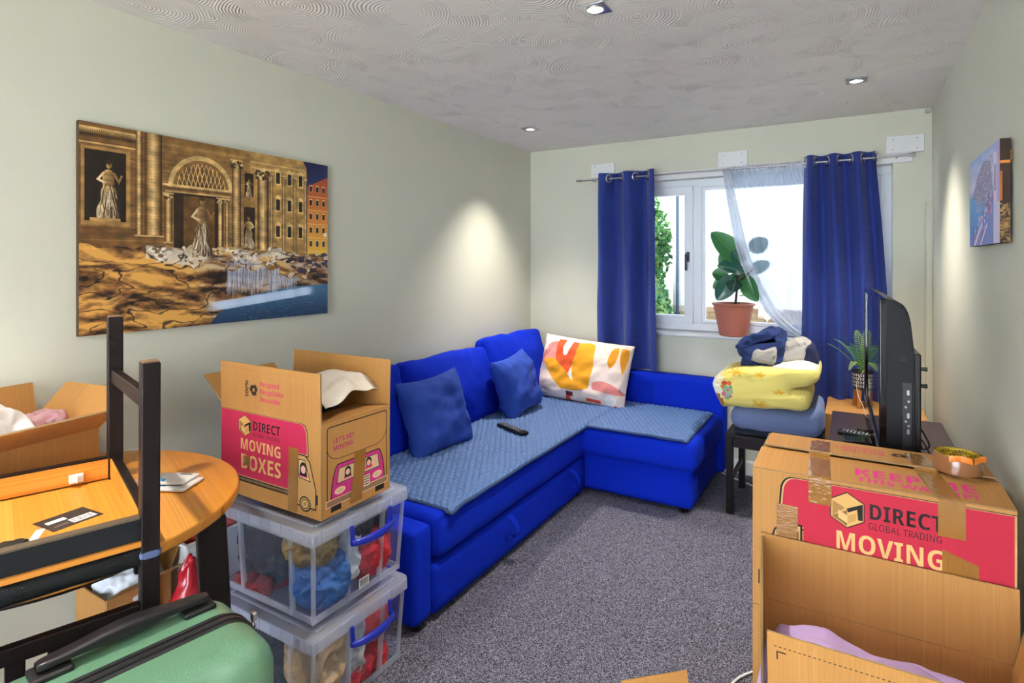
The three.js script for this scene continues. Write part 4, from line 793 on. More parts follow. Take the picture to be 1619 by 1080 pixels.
// ---------- suitcase ----------
{
  const t = thing('suitcase', 'green hard-shell suitcase standing upright with black handle and zip', 'suitcase', [-1.098, 0, -0.472], -0.17);
  const m = P('#5a8366', 0.33, { clearcoat: 0.35, clearcoatRoughness: 0.35, bumpMap: rep(grain, 4), bumpScale: 0.0006 }), y0 = 0.045, hh = 0.69, Lz = 0.53;
  const shell = (s) => soft(0.135, hh, Lz, 0.058, { n: 56, shape: (v) => { const q = s * v.x + 0.0675; if (q < 0.058) { v.y = Math.sign(v.y) * Math.max(Math.abs(v.y), 0); } } });
  // each half is a rounded tray: its open side is straight, its outer side rounded
  const half = (s) => { const g = new THREE.BoxGeometry(0.13, hh, Lz, 14, 40, 40), p = g.attributes.position, r = 0.062, v = new THREE.Vector3(), c = new THREE.Vector3(); metricUV(g);
    for (let i = 0; i < p.count; i++) { v.fromBufferAttribute(p, i); const xo = s * v.x; c.set(Math.min(xo, 0.065 - r), clamp(v.y, -hh / 2 + r, hh / 2 - r), clamp(v.z, -Lz / 2 + r, Lz / 2 - r)); const e = new THREE.Vector3(xo - c.x, v.y - c.y, v.z - c.z); if (e.lengthSq() > 1e-12) { if (xo < 0.065 - r) { e.x = 0; } e.normalize().multiplyScalar(r); const X = xo < 0.065 - r ? xo : c.x + e.x; v.set(s * X, c.y + e.y, c.z + e.z); }
      const groove = Math.abs(v.z) < Lz / 2 - 0.07 && xo > 0.055 ? 0.0025 * Math.cos(v.z * 70) : 0; p.setXYZ(i, v.x + s * groove, v.y, v.z); }
    return smooth(g).translate(s * 0.077, y0 + hh / 2, 0); };
  part('shell', half(-1), m, t); part('shell', half(1), m, t);
  const loop = (w, d, grow) => { const pts = [], a = Lz / 2 + grow, b = hh / 2 + grow, r = 0.064; for (let k = 0; k < 4; k++) for (let i = 0; i <= 8; i++) { const an = k * Math.PI / 2 + i / 8 * Math.PI / 2, sx = [1, -1, -1, 1][k], sy = [1, 1, -1, -1][k]; pts.push([sx * (a - r) + r * Math.cos(an), sy * (b - r) + r * Math.sin(an)]); }
    const s = new THREE.Shape(pts.map((q) => new THREE.Vector2(...q))), h2 = new THREE.Path(pts.map(([x, y]) => new THREE.Vector2(x * (1 - d / a), y * (1 - d / b)))); s.holes.push(h2);
    return new THREE.ExtrudeGeometry(s, { depth: w, bevelEnabled: false }).translate(0, 0, -w / 2).rotateY(Math.PI / 2).translate(0, y0 + hh / 2, 0); };
  part('zip_tape', loop(0.044, 0.02, 0.001), S('#1a191b', 0.6), t);
  part('zip_cord', [loop(0.0045, 0.02, 0.0045).translate(0.009, 0, 0), loop(0.0045, 0.02, 0.0045).translate(-0.009, 0, 0), loop(0.007, 0.02, 0.003)], S('#232224', 0.4), t);
  part('zip_puller', [rbox(0.012, 0.018, 0.01, 0.003, 0.004, 0, 0), new THREE.TorusGeometry(0.007, 0.002, 8, 16).translate(0.004, -0.014, 0)].map((g) => g.translate(0, y0 + hh - 0.02, -Lz / 2 - 0.004)), M.chrome, t);
  const hz = -0.075, top = y0 + hh;
  part('handle', sheet((u, v) => { const z = lerp(-0.21, 0.065, v), q = u * Math.PI * 2, e = Math.pow(Math.sin(Math.PI * clamp(v, 0.002, 0.998)), 0.12), w = 0.0165 * e, h = (0.011 + 0.003 * Math.cos((v - 0.5) * 9)) * e; const c = Math.cos(q), s = Math.sin(q); return [hz + w * Math.sign(c) * Math.abs(c) ** 0.5, top + 0.018 + 0.006 * Math.sin(Math.PI * v) + h * Math.sign(s) * Math.abs(s) ** 0.5, z]; }, 24, 50), S('#1d1b1e', 0.28, { side: THREE.DoubleSide }), t);
  part('handle_socket', [rbox(0.05, 0.012, 0.06, 0.005, hz, top + 0.003, -0.19), rbox(0.05, 0.012, 0.06, 0.005, hz, top + 0.003, 0.045)], M.black, t);
  for (const [x, z] of [[-0.1, -0.22], [-0.1, 0.22], [0.1, -0.22], [0.1, 0.22]]) part('wheel', [cyl(0.024, 0.024, 0.018, 0, 0, 0, 20).rotateZ(Math.PI / 2).translate(x, 0.024, z), rbox(0.03, 0.03, 0.03, 0.008, x, 0.043, z)], M.black, t);
}

// ---------- canvas prints ----------
const column = (x, cx, w, y0, y1, cap = true) => {
  const g = x.createLinearGradient(cx - w / 2, 0, cx + w / 2, 0); g.addColorStop(0, '#3a2410'); g.addColorStop(0.25, '#b98f57'); g.addColorStop(0.5, '#e6c48a'); g.addColorStop(0.8, '#8f6a3a'); g.addColorStop(1, '#2e1c0c');
  x.fillStyle = g; x.fillRect(cx - w / 2, y0, w, y1 - y0);
  x.fillStyle = 'rgba(60,35,10,.22)'; for (let y = y0; y < y1; y += 17) x.fillRect(cx - w / 2, y, w, 2);
  if (cap) { x.fillStyle = '#d9b47a'; x.fillRect(cx - w * 0.72, y0 - 8, w * 1.44, 9); for (let i = 0; i < 22; i++) { x.fillStyle = rnd() < 0.5 ? '#4a2f14' : '#e3c592'; x.beginPath(); x.ellipse(cx + rr(-0.62, 0.62) * w, y0 + rr(2, w * 0.7), w * 0.1, w * 0.16, rr(0, 3), 0, 7); x.fill(); } }
  x.fillStyle = '#c9a266'; x.fillRect(cx - w * 0.62, y1 - 12, w * 1.24, 12); x.fillStyle = '#4d3216'; x.fillRect(cx - w * 0.62, y1 - 3, w * 1.24, 4);
};
const statue = (x, cx, base, h, lean = 0, arm = 1) => {        // a plain draped stone figure
  const s = h / 100; x.save(); x.translate(cx, base); x.scale(s * arm, s);
  const g = x.createLinearGradient(-20, 0, 20, 0); g.addColorStop(0, '#f7ead0'); g.addColorStop(0.45, '#c39c62'); g.addColorStop(1, '#3a2511'); x.fillStyle = g;
  const blob = (pts) => { x.beginPath(); x.moveTo(pts[0][0] + lean, pts[0][1]); for (let i = 1; i < pts.length; i++) { const q = pts[(i + 1) % pts.length]; x.quadraticCurveTo(pts[i][0] + lean, pts[i][1], (pts[i][0] + q[0]) / 2 + lean, (pts[i][1] + q[1]) / 2); } x.fill(); };
  blob([[-16, 0], [-19, -14], [-10, -30], [-12, -44], [-6, -54], [8, -54], [13, -40], [11, -24], [17, -12], [18, 0]]);
  blob([[-8, -50], [-9, -66], [-7, -76], [0, -80], [8, -76], [9, -64], [7, -50]]);
  x.beginPath(); x.ellipse(lean + 1, -86, 4.4, 6, 0.25, 0, 7); x.fill();
  x.lineCap = 'round'; x.lineWidth = 3.6; x.strokeStyle = '#e2c797'; x.beginPath(); x.moveTo(-7 + lean, -73); x.lineTo(-15 + lean, -62); x.lineTo(-5 + lean, -57); x.stroke(); x.strokeStyle = '#8f6b3c'; x.beginPath(); x.moveTo(8 + lean, -73); x.lineTo(15 + lean, -60); x.lineTo(19 + lean, -70); x.stroke();
  x.fillStyle = 'rgba(58,36,14,.8)'; x.beginPath(); x.ellipse(lean, -90, 4.6, 3.4, 0.2, 0, 7); x.fill();
  for (let i = 0; i < 70; i++) { const a = rr(-12, 13), y = rr(-56, -16); x.lineWidth = rr(0.4, 1.5); x.strokeStyle = i & 1 ? 'rgba(40,22,6,' + rr(0.3, 0.8) + ')' : 'rgba(255,244,218,' + rr(0.2, 0.7) + ')'; x.beginPath(); x.moveTo(a * 0.6 + lean, y); x.bezierCurveTo(a * 0.7 + rr(-8, 8) + lean, y + 10, a + rr(-7, 7) + lean, y + 18, a * 1.2 + rr(-3, 3) + lean, Math.min(-1, y + rr(20, 50))); x.stroke(); }
  for (let i = 0; i < 14; i++) { x.lineWidth = rr(0.4, 1); x.strokeStyle = 'rgba(50,28,8,' + rr(0.2, 0.5) + ')'; const y = rr(-76, -54); x.beginPath(); x.moveTo(-7 + lean, y); x.quadraticCurveTo(lean, y + rr(-3, 4), 8 + lean, y + rr(-2, 3)); x.stroke(); }
  x.restore();
};
const fountainPrint = () => canvasTex(1600, 1090, (x, w, h) => {
  const Y = (t) => t * h, X = (s) => s * w;
  let g = x.createLinearGradient(0, 0, w, 0); g.addColorStop(0, '#6d4a24'); g.addColorStop(0.35, '#8a6434'); g.addColorStop(0.9, '#b58d4a'); x.fillStyle = g; x.fillRect(0, 0, w, h);
  for (let i = 0; i < 60; i++) { x.fillStyle = rnd() < 0.5 ? 'rgba(40,22,6,.12)' : 'rgba(255,220,150,.09)'; x.fillRect(0, rr(0, Y(0.6)), w, rr(2, 8)); }
  g = x.createLinearGradient(0, 0, 0, Y(0.3)); g.addColorStop(0, '#16224e'); g.addColorStop(1, '#57507c'); x.fillStyle = g; x.fillRect(X(0.86), 0, X(0.14), Y(0.6));
  // town house at the right
  g = x.createLinearGradient(0, Y(0.12), 0, Y(0.62)); g.addColorStop(0, '#b4512c'); g.addColorStop(0.55, '#e0903a'); g.addColorStop(1, '#f5c545'); x.fillStyle = g; x.beginPath(); x.moveTo(X(0.885), Y(0.16)); x.lineTo(w, Y(0.08)); x.lineTo(w, Y(0.62)); x.lineTo(X(0.885), Y(0.62)); x.fill();
  for (let j = 0; j < 5; j++) { for (let i = 0; i < 3; i++) { x.fillStyle = '#e8bf74'; x.fillRect(X(0.897 + i * 0.036) - 3, Y(0.15 + j * 0.09) - 4, 28, 50); x.fillStyle = '#2b2438'; x.fillRect(X(0.897 + i * 0.036), Y(0.155 + j * 0.09), 22, 38); } x.fillStyle = 'rgba(250,220,150,.75)'; x.fillRect(X(0.885), Y(0.22 + j * 0.09), X(0.115), 5); }
  x.fillStyle = '#fff6d4'; x.beginPath(); x.arc(X(0.985), Y(0.47), 16, 0, 7); x.fill();
  // palace front
  x.fillStyle = '#b28a4c'; x.beginPath(); x.moveTo(X(0.6), 0); x.lineTo(X(0.86), 0); x.lineTo(X(0.88), Y(0.04)); x.lineTo(X(0.885), Y(0.6)); x.lineTo(X(0.6), Y(0.6)); x.fill();
  for (let j = 0; j < 3; j++) for (let i = 0; i < 3; i++) { const wx = X(0.722 + i * 0.058), wy = Y(0.1 + j * 0.165); x.fillStyle = '#dfbb7c'; x.fillRect(wx - 7, wy - 12, 44, 96); x.beginPath(); x.moveTo(wx - 12, wy - 12); x.lineTo(wx + 15, wy - 32); x.lineTo(wx + 42, wy - 12); x.fill(); x.fillStyle = '#33281f'; x.fillRect(wx, wy, 30, 74); }
  for (const s of [0.7, 0.76, 0.818, 0.873]) column(x, X(s), 22, Y(0.12), Y(0.6));
  x.fillStyle = '#ddb97b'; for (const t of [0.055, 0.085]) x.fillRect(X(0.6), Y(t), X(0.27), 8);
  // left niche and frieze
  x.fillStyle = '#c9a468'; x.fillRect(0, Y(0.02), X(0.18), 20); x.fillRect(0, Y(0.09), X(0.18), 9); x.fillStyle = '#2d1c0b'; for (let i = 0; i < 26; i++) x.fillRect(6 + i * 10.5, Y(0.05), 6, 14); for (let i = 0; i < 36; i++) x.fillRect(4 + i * 8, Y(0.03), 3, 8);
  x.fillStyle = '#a97f46'; x.fillRect(8, Y(0.11), X(0.145), Y(0.37)); x.fillStyle = '#22150a'; x.fillRect(24, Y(0.125), X(0.122), Y(0.335)); statue(x, X(0.078), Y(0.45), 330, 3); x.fillStyle = '#b98f54'; x.fillRect(X(0.03), Y(0.445), X(0.09), 16);
  column(x, X(0.178), 34, 0, Y(0.53), false); column(x, X(0.225), 92, 0, Y(0.53), false);
  // apse with a lattice half-dome
  x.fillStyle = '#d3ae70'; x.beginPath(); x.arc(X(0.4), Y(0.26), X(0.125), Math.PI, 0); x.fill(); x.fillStyle = '#8a6434'; x.beginPath(); x.arc(X(0.4), Y(0.26), X(0.108), Math.PI, 0); x.fill();
  g = x.createRadialGradient(X(0.4), Y(0.26), 10, X(0.4), Y(0.26), X(0.1)); g.addColorStop(0, '#4b2f12'); g.addColorStop(1, '#7d5626'); x.fillStyle = g; x.beginPath(); x.arc(X(0.4), Y(0.26), X(0.096), Math.PI, 0); x.fill();
  x.save(); x.beginPath(); x.arc(X(0.4), Y(0.26), X(0.096), Math.PI, 0); x.clip(); x.strokeStyle = '#d8b374'; x.lineWidth = 5; for (let i = -9; i < 10; i++) { x.beginPath(); x.moveTo(X(0.4) + i * 24, Y(0.27)); x.quadraticCurveTo(X(0.4) + i * 34 + 50, Y(0.16), X(0.4) + i * 14 + 70, 0); x.moveTo(X(0.4) + i * 24, Y(0.27)); x.quadraticCurveTo(X(0.4) + i * 34 - 50, Y(0.16), X(0.4) + i * 14 - 70, 0); x.stroke(); } x.restore();
  x.fillStyle = '#2c1a0a'; x.fillRect(X(0.295), Y(0.29), X(0.19), Y(0.31)); x.fillStyle = '#6b4a22'; x.fillRect(X(0.33), Y(0.3), X(0.12), Y(0.3));
  x.fillStyle = '#d9b67a'; x.fillRect(X(0.255), Y(0.245), X(0.265), 13); x.fillRect(X(0.265), Y(0.28), X(0.245), 8); x.fillStyle = '#3d260f'; for (let i = 0; i < 40; i++) x.fillRect(X(0.262) + i * 10.3, Y(0.262), 5, 9);
  column(x, X(0.276), 42, Y(0.3), Y(0.56)); column(x, X(0.472), 34, Y(0.3), Y(0.58)); column(x, X(0.5), 24, Y(0.3), Y(0.58));
  column(x, X(0.54), 62, Y(0.07), Y(0.58)); column(x, X(0.66), 84, Y(0.1), Y(0.59));
  x.fillStyle = '#33200d'; x.fillRect(X(0.575), Y(0.13), X(0.04), Y(0.14)); statue(x, X(0.595), Y(0.27), 130); x.fillStyle = '#33200d'; x.fillRect(X(0.572), Y(0.33), X(0.05), Y(0.25)); statue(x, X(0.597), Y(0.575), 230, 2, -1);
  // rough rocks with pale carved stone along their top
  {
    const im = x.getImageData(0, 0, w, h), d = im.data, mixc = (p, q, t) => [0, 1, 2].map((k) => lerp(p[k], q[k], t));
    for (let py = Math.floor(Y(0.5)); py < h; py++) for (let px = 0; px < w; px++) {
      const u = px / w, v = py / h, top = 0.575 + 0.03 * fbm(u * 9, 2, 1) + (u > 0.75 ? 0.02 : 0);
      if (v < top) continue;
      const wx = fbm(u * 5, v * 8, 4, 2) * 0.045, A = (u + wx) * 6.5 + v * 2.2, B = (v + wx * 0.6) * 13 - u * 2;
      const big = noise(A * 0.6, B * 0.6, 1), n1 = fbm(A, B, 1, 5), up = n1 - fbm(A - 0.05, B - 0.28, 1, 3), fine = fbm(u * 60, v * 70, 5, 2), crack = 1 - Math.abs(fbm(A * 0.9 + 3, B * 0.75, 9, 3)) * 4.5;
      const t = clamp(0.62 + big * 0.5 - up * 1.1 + fine * 0.16, 0, 1), warm = clamp(1.3 - u * 1.3 + big, 0, 1);
      let c = t < 0.4 ? mixc([34, 21, 12], [128, 84, 42], t / 0.4) : mixc([128, 84, 42], mixc([206, 190, 170], [232, 172, 84], warm), (t - 0.4) / 0.6);
      if (v < top + 0.1 && n1 > -0.05 && u > 0.2) c = mixc(c, [238, 226, 208], clamp(n1 * 2 + 0.35, 0, 0.8));
      if (crack > 0.72) c = mixc(c, [30, 18, 9], Math.min(1, (crack - 0.72) * 3.4));
      const i = 4 * (py * w + px); d[i] = c[0]; d[i + 1] = c[1]; d[i + 2] = c[2];
    }
    for (let py = 0; py < Y(0.6); py++) for (let px = 0; px < X(0.88); px++) { const i = 4 * (py * w + px), m = 1 + 0.28 * fbm(px / 70, py / 50, 3, 3) + 0.1 * (rnd() - 0.5); d[i] *= m; d[i + 1] *= m; d[i + 2] *= m * 0.98; }
    x.putImageData(im, 0, 0);
  }
  statue(x, X(0.385), Y(0.63), 390, 6);
  for (let i = 0; i < 26; i++) { const a = X(rr(0.22, 0.74)), b = Y(rr(0.575, 0.665)), r = rr(14, 40); for (let k = 0; k < 7; k++) { x.fillStyle = ['#f2e8da', '#cdb99a', '#7b6144', '#e2d4c0'][Math.floor(rnd() * 4)]; x.beginPath(); x.ellipse(a + rr(-r, r), b + rr(-r, r) * 0.6, r * rr(0.15, 0.6), r * rr(0.1, 0.35), rr(-1, 1), 0, 7); x.fill(); } }
  // pool and cascade
  g = x.createLinearGradient(0, Y(0.8), 0, h); g.addColorStop(0, '#4d7ea0'); g.addColorStop(1, '#1c3a5c'); x.fillStyle = g; x.beginPath(); x.moveTo(X(0.43), h); x.bezierCurveTo(X(0.5), Y(0.86), X(0.62), Y(0.84), X(0.8), Y(0.81)); x.lineTo(w, Y(0.8)); x.lineTo(w, h); x.fill();
  for (let i = 0; i < 500; i++) { x.fillStyle = 'rgba(190,215,240,' + rr(0.05, 0.4) + ')'; x.fillRect(X(rr(0.55, 1)), Y(rr(0.83, 1)), rr(4, 26), 2); }
  for (let i = 0; i < 1500; i++) { const k = rnd(), a = X(0.5 + 0.33 * k), tier = rnd() < 0.3 ? 0 : 1, b = Y((tier ? 0.695 : 0.645) + 0.012 * Math.sin(k * 23) + (k > 0.72 ? 0.05 : 0)), L = tier ? rr(60, 170) * (k > 0.72 ? 0.55 : 1) : rr(15, 45); if (!tier && k > 0.35) continue; const v = rnd(); x.strokeStyle = 'rgba(' + (v < 0.5 ? '232,238,252' : v < 0.8 ? '140,150,185' : '52,48,60') + ',' + rr(0.15, 0.6) + ')'; x.lineWidth = rr(1, 3.5); x.beginPath(); x.moveTo(a, b); x.quadraticCurveTo(a + rr(-6, 2), b + L * 0.4, a + rr(-12, 2), b + L); x.stroke(); }
  for (let i = 0; i < 70; i++) { const s = rr(0.44, 0.9), e = x.createRadialGradient(X(s), Y(0.965 - s * 0.14), 2, X(s), Y(0.965 - s * 0.14), 60); e.addColorStop(0, 'rgba(215,232,255,.5)'); e.addColorStop(1, 'rgba(200,225,255,0)'); x.fillStyle = e; x.fillRect(X(s) - 60, Y(0.965 - s * 0.14) - 28, 120, 56); }
  for (let i = 0; i < 40; i++) { const s = rr(0.78, 1), t = rr(0.6, 0.76); x.fillStyle = ['#6b4a28', '#a97a3e', '#2d2a38', '#d9c4a0', '#3b3550'][Math.floor(rnd() * 5)]; x.beginPath(); x.ellipse(X(s), Y(t), rr(12, 36), rr(8, 20), rr(-0.5, 0.5), 0, 7); x.fill(); }
});
{
  const z0 = -0.925, z1 = -2.0, yb = 1.184, ht = 0.738, L = z0 - z1, f = S('#ffffff', 0.6, { map: fountainPrint(), bumpMap: rep(weave, 40, 28), bumpScale: 0.0002 }), side = S('#4a3418', 0.8);
  const t = thing('canvas_print', 'wide canvas print of a lit stone fountain facade on the left wall', 'picture', [XL, yb, (z0 + z1) / 2], Math.PI / 2);
  part('canvas', new RoundedBoxGeometry(L, ht, 0.02, 2, 0.003).translate(0, ht / 2, 0.014), side, t).geometry = box(L, ht, 0.02, 0, ht / 2, 0.014);
  t.children[0].material = [side, side, side, side, f, side];
  part('stretcher_bar', [box(L - 0.04, 0.03, 0.004, 0, 0.03, 0.002), box(L - 0.04, 0.03, 0.004, 0, ht - 0.03, 0.002)], S('#a98254', 0.8), t);
}
{
  const sea = canvasTex(640, 420, (x, w, h) => {
    let g = x.createLinearGradient(0, 0, 0, h); g.addColorStop(0, '#a9bdec'); g.addColorStop(0.35, '#e2dcf0'); g.addColorStop(0.45, '#79b4e8'); g.addColorStop(1, '#6a93dc'); x.fillStyle = g; x.fillRect(0, 0, w, h);
    for (let i = 0; i < 30; i++) { x.fillStyle = 'rgba(255,255,255,.12)'; x.beginPath(); x.ellipse(rr(0, w), rr(0, h * 0.35), rr(20, 90), rr(8, 26), 0, 0, 7); x.fill(); }
    x.fillStyle = '#9d98bc'; x.beginPath(); x.moveTo(70, 190); x.lineTo(200, 90); x.lineTo(330, 40); x.lineTo(470, 60); x.lineTo(520, 220); x.lineTo(430, 260); x.lineTo(230, 215); x.fill();
    for (let i = 0; i < 700; i++) { const a = rr(150, 510), b = clamp(250 - (a - 70) * 0.5, 60, 250) * 0.5 + rr(0, 190); x.fillStyle = ['#d5cedb', '#a99ab4', '#ecdadb', '#7f91b2', '#c9a0a6', '#7a93aa'][Math.floor(rnd() * 6)]; x.fillRect(a, Math.min(b, 255), rr(3, 11), rr(3, 10)); }
    x.fillStyle = '#8b98d8'; x.beginPath(); x.moveTo(520, 200); x.lineTo(330, 330); x.lineTo(120, h); x.lineTo(560, h); x.fill();
    for (let i = 0; i < 150; i++) { const k = rnd(); x.fillStyle = ['#d56a8b', '#b9a4dc', '#8f9be0', '#e7d9ee', '#5d78b4'][Math.floor(rnd() * 5)]; x.beginPath(); x.arc(lerp(500, 110, k) + rr(-60, 40), lerp(230, 410, k) + rr(-30, 30), rr(4, 14), 0, 7); x.fill(); }
    x.strokeStyle = '#ece6f4'; x.lineWidth = 26; x.beginPath(); x.moveTo(110, h); x.lineTo(300, 320); x.stroke(); x.lineWidth = 18; x.beginPath(); x.moveTo(260, h); x.lineTo(400, 330); x.stroke();
    x.fillStyle = '#e9e3f2'; x.fillRect(530, 40, 60, 380); x.fillStyle = '#c9b4e0'; x.fillRect(590, 0, 50, h); x.fillStyle = '#ddd8ec'; x.fillRect(560, 250, 80, 170); x.fillStyle = '#8f86bf'; x.fillRect(545, 90, 26, 110);
  });
  const edge = canvasTex(64, 420, (x, w, h) => { x.fillStyle = '#3a2414'; x.fillRect(0, 0, w, h); x.fillStyle = '#e58a2e'; x.fillRect(0, 88, w, 12); x.fillStyle = '#b5672c'; x.fillRect(0, 130, 16, 120); for (let i = 0; i < 90; i++) { x.fillStyle = ['#7a5630', '#a27c48', '#51341a', '#8a6a3e'][Math.floor(rnd() * 4)]; x.fillRect(rr(-10, w), rr(255, h), rr(10, 30), rr(5, 16)); } });
  const t = thing('canvas_print', 'small canvas print of a blue coastal town on the right wall', 'picture', [XR, 1.495, -2.424], -Math.PI / 2);
  const b = S('#2a1c12', 0.8), f = S('#ffffff', 0.6, { map: sea }), e = S('#ffffff', 0.7, { map: edge });
  const o = part('canvas', box(0.493, 0.306, 0.024, 0, 0.153, 0.021), b, t); o.material = [e, b, b, b, f, b];
  part('stretcher_bar', box(0.45, 0.03, 0.009, 0, 0.26, 0.0045), S('#a98254', 0.8), t);
  solo('corner_sensor', [rbox(0.03, 0.022, 0.022, 0.004, 0, 0, 0), cyl(0.006, 0.006, 0.006, 0, 0, 0, 12).rotateX(Math.PI / 2).translate(0, 0, 0.013)], S('#b9b6ab', 0.5), 'small grey sensor high in the right back corner under the ceiling', 'sensor', [XR - 0.02, H - 0.022, ZB + 0.013]);
}

// ---------- stool and its pile ----------
{
  const t = thing('stool', 'square dark wood stool carrying folded blankets below the window', 'stool', [-0.39, 0, -3.69]);
  const a = 0.213;
  part('seat', rbox(2 * a + 0.044, 0.022, 2 * a + 0.044, 0.004, 0, 0.447, 0), M.darkWood, t);
  for (const s of [1, -1]) { part('apron', rbox(2 * a, 0.055, 0.018, 0.002, 0, 0.408, s * a), M.darkWood, t); part('apron', rbox(0.018, 0.055, 2 * a, 0.002, s * a, 0.408, 0), M.darkWood, t); part('stretcher', rbox(0.018, 0.03, 2 * a, 0.002, s * a, 0.18, 0), M.darkWood, t); }
  for (const [i, j] of [[1, 1], [1, -1], [-1, 1], [-1, -1]]) part('leg', rbox(0.038, 0.436, 0.038, 0.003, i * a, 0.218, j * a), M.darkWood, t);
  const bl = (c, s) => P(c, 0.95, { sheen: 0.7, sheenColor: new THREE.Color(s), sheenRoughness: 0.5, bumpMap: rep(grain, 5), bumpScale: 0.0015 });
  solo('folded_blanket', soft(0.46, 0.036, 0.4, 0.018, { n: 30, amp: 0.005, freq: 9, s: 1 }), bl('#1d2536', '#56607c'), 'thin dark navy folded cloth at the bottom of the stool pile', 'blanket', [-0.355, 0.4765, -3.67], 0.02);
  solo('folded_blanket', soft(0.47, 0.13, 0.42, 0.06, { n: 40, amp: 0.009, freq: 6, s: 5, shape: (v, a, b) => { v.y += 0.055 * sstep(0.45, 1, a) * (b > 0 ? 1 : 0.1); } }), bl('#6e7da6', '#b9c6e6'), 'grey-blue folded fleece blanket under the yellow one on the stool', 'blanket', [-0.365, 0.558, -3.64], 0.03);
  const tex = canvasTex(1024, 640, (x, w, h) => {
    x.fillStyle = '#f6e27c'; x.fillRect(0, 0, w, h); x.fillStyle = '#f6f0d8'; x.fillRect(0, 0, w, 70); x.fillRect(0, 0, 130, h);
    for (let i = 0; i < 50; i++) { x.fillStyle = 'rgba(240,215,85,.25)'; x.beginPath(); x.arc(130 + rr(-40, 40), rr(60, h), rr(10, 40), 0, 7); x.fill(); }
    const sunb = (cx, cy, r) => { for (let i = 0; i < 40; i++) { x.strokeStyle = 'rgba(232,165,30,' + rr(0.3, 0.8) + ')'; x.lineWidth = rr(3, 9); const a = rr(0, 6.28), q = r * rr(0.6, 1.25); x.beginPath(); x.moveTo(cx, cy); x.lineTo(cx + q * 1.3 * Math.cos(a), cy + q * 0.75 * Math.sin(a)); x.stroke(); } };
    sunb(270, 170, 66); sunb(470, 175, 46); sunb(660, 320, 40); sunb(480, 470, 70); sunb(90, 520, 40);
    for (const [a, b, r, c] of [[140, 290, 26, '#e5532f'], [185, 290, 24, '#ef7a3a'], [150, 350, 34, '#8fb48c'], [190, 370, 38, '#a9bb98'], [140, 400, 24, '#d56a8f'], [200, 330, 18, '#5fae9a'], [170, 430, 30, '#9db79a'], [175, 360, 12, '#e2603a'], [120, 330, 18, '#e88a4a'], [205, 420, 14, '#d9689a']]) { x.fillStyle = c; x.beginPath(); x.arc(a, b, r, 0, 7); x.fill(); }
    x.fillStyle = '#a5642a'; x.fillRect(60, 400, 40, 110); x.fillRect(100, 450, 30, 90); x.strokeStyle = '#c98ab0'; x.lineWidth = 5; x.beginPath(); x.moveTo(560, 66); x.quadraticCurveTo(640, 90, 720, 60); x.stroke();
  });
  tex.repeat.set(1 / 0.56, 1 / 0.34); tex.offset.set(0.7 / 0.56, -0.565 / 0.34);
  const ym = P('#ffffff', 0.95, { map: tex, sheen: 0.6, sheenColor: new THREE.Color('#fff3c0'), bumpMap: rep(grain, 5), bumpScale: 0.0014 });
  solo('folded_blanket', softExtrude([[-0.684, 0.774], [-0.695, 0.722], [-0.67, 0.665], [-0.64, 0.615], [-0.59, 0.618], [-0.439, 0.628], [-0.281, 0.634], [-0.2, 0.652], [-0.186, 0.722], [-0.215, 0.742], [-0.262, 0.745], [-0.268, 0.752], [-0.205, 0.768], [-0.155, 0.805], [-0.146, 0.849], [-0.172, 0.884], [-0.226, 0.892], [-0.343, 0.872], [-0.471, 0.853], [-0.605, 0.825], [-0.656, 0.8]], 0.4, 0.055, { amp: 0.012, freq: 9, s: 3, n: 110 }), ym, 'thick yellow fleece blanket with orange suns rolled up on the pile', 'blanket', [0, 0, -3.415]);
  const cb = bl('#1f3266', '#5d78bd'), cg = bl('#a9a49c', '#d8d4cc');
  solo('folded_garment', softExtrude([[-0.575, 0.933], [-0.582, 0.958], [-0.541, 0.99], [-0.472, 1.031], [-0.363, 1.056], [-0.34, 1.03], [-0.324, 1.0], [-0.33, 0.923], [-0.35, 0.862], [-0.45, 0.85], [-0.541, 0.845], [-0.548, 0.9]], 0.26, 0.04, { amp: 0.026, freq: 12, s: 8, n: 100 }), cb, 'crumpled dark blue garment on top of the blanket pile, left', 'clothes', [0, 0, -3.5]);
  solo('folded_garment', softExtrude([[-0.35, 0.97], [-0.257, 1.0], [-0.215, 0.99], [-0.2, 0.963], [-0.22, 0.875], [-0.35, 0.87]], 0.24, 0.035, { amp: 0.02, freq: 13, s: 12, n: 80 }), cg, 'pale grey garment on the pile beside the dark blue one', 'clothes', [0, 0, -3.55]);
  solo('folded_garment', softExtrude([[-0.225, 0.96], [-0.19, 0.975], [-0.168, 0.93], [-0.16, 0.87], [-0.235, 0.875]], 0.22, 0.03, { amp: 0.01, freq: 9, s: 15, n: 60 }), bl('#1b2244', '#4a5688'), 'navy rolled garment at the right end of the pile top', 'clothes', [0, 0, -3.54]);
  solo('folded_garment', softExtrude([[-0.49, 0.885], [-0.48, 0.93], [-0.44, 0.945], [-0.37, 0.955], [-0.36, 0.9], [-0.38, 0.87], [-0.44, 0.875]], 0.06, 0.024, { amp: 0.014, freq: 20, s: 18, n: 60 }), cg, 'grey sleeve poking out below the dark blue garment', 'clothes', [0, 0, -3.47]);
}

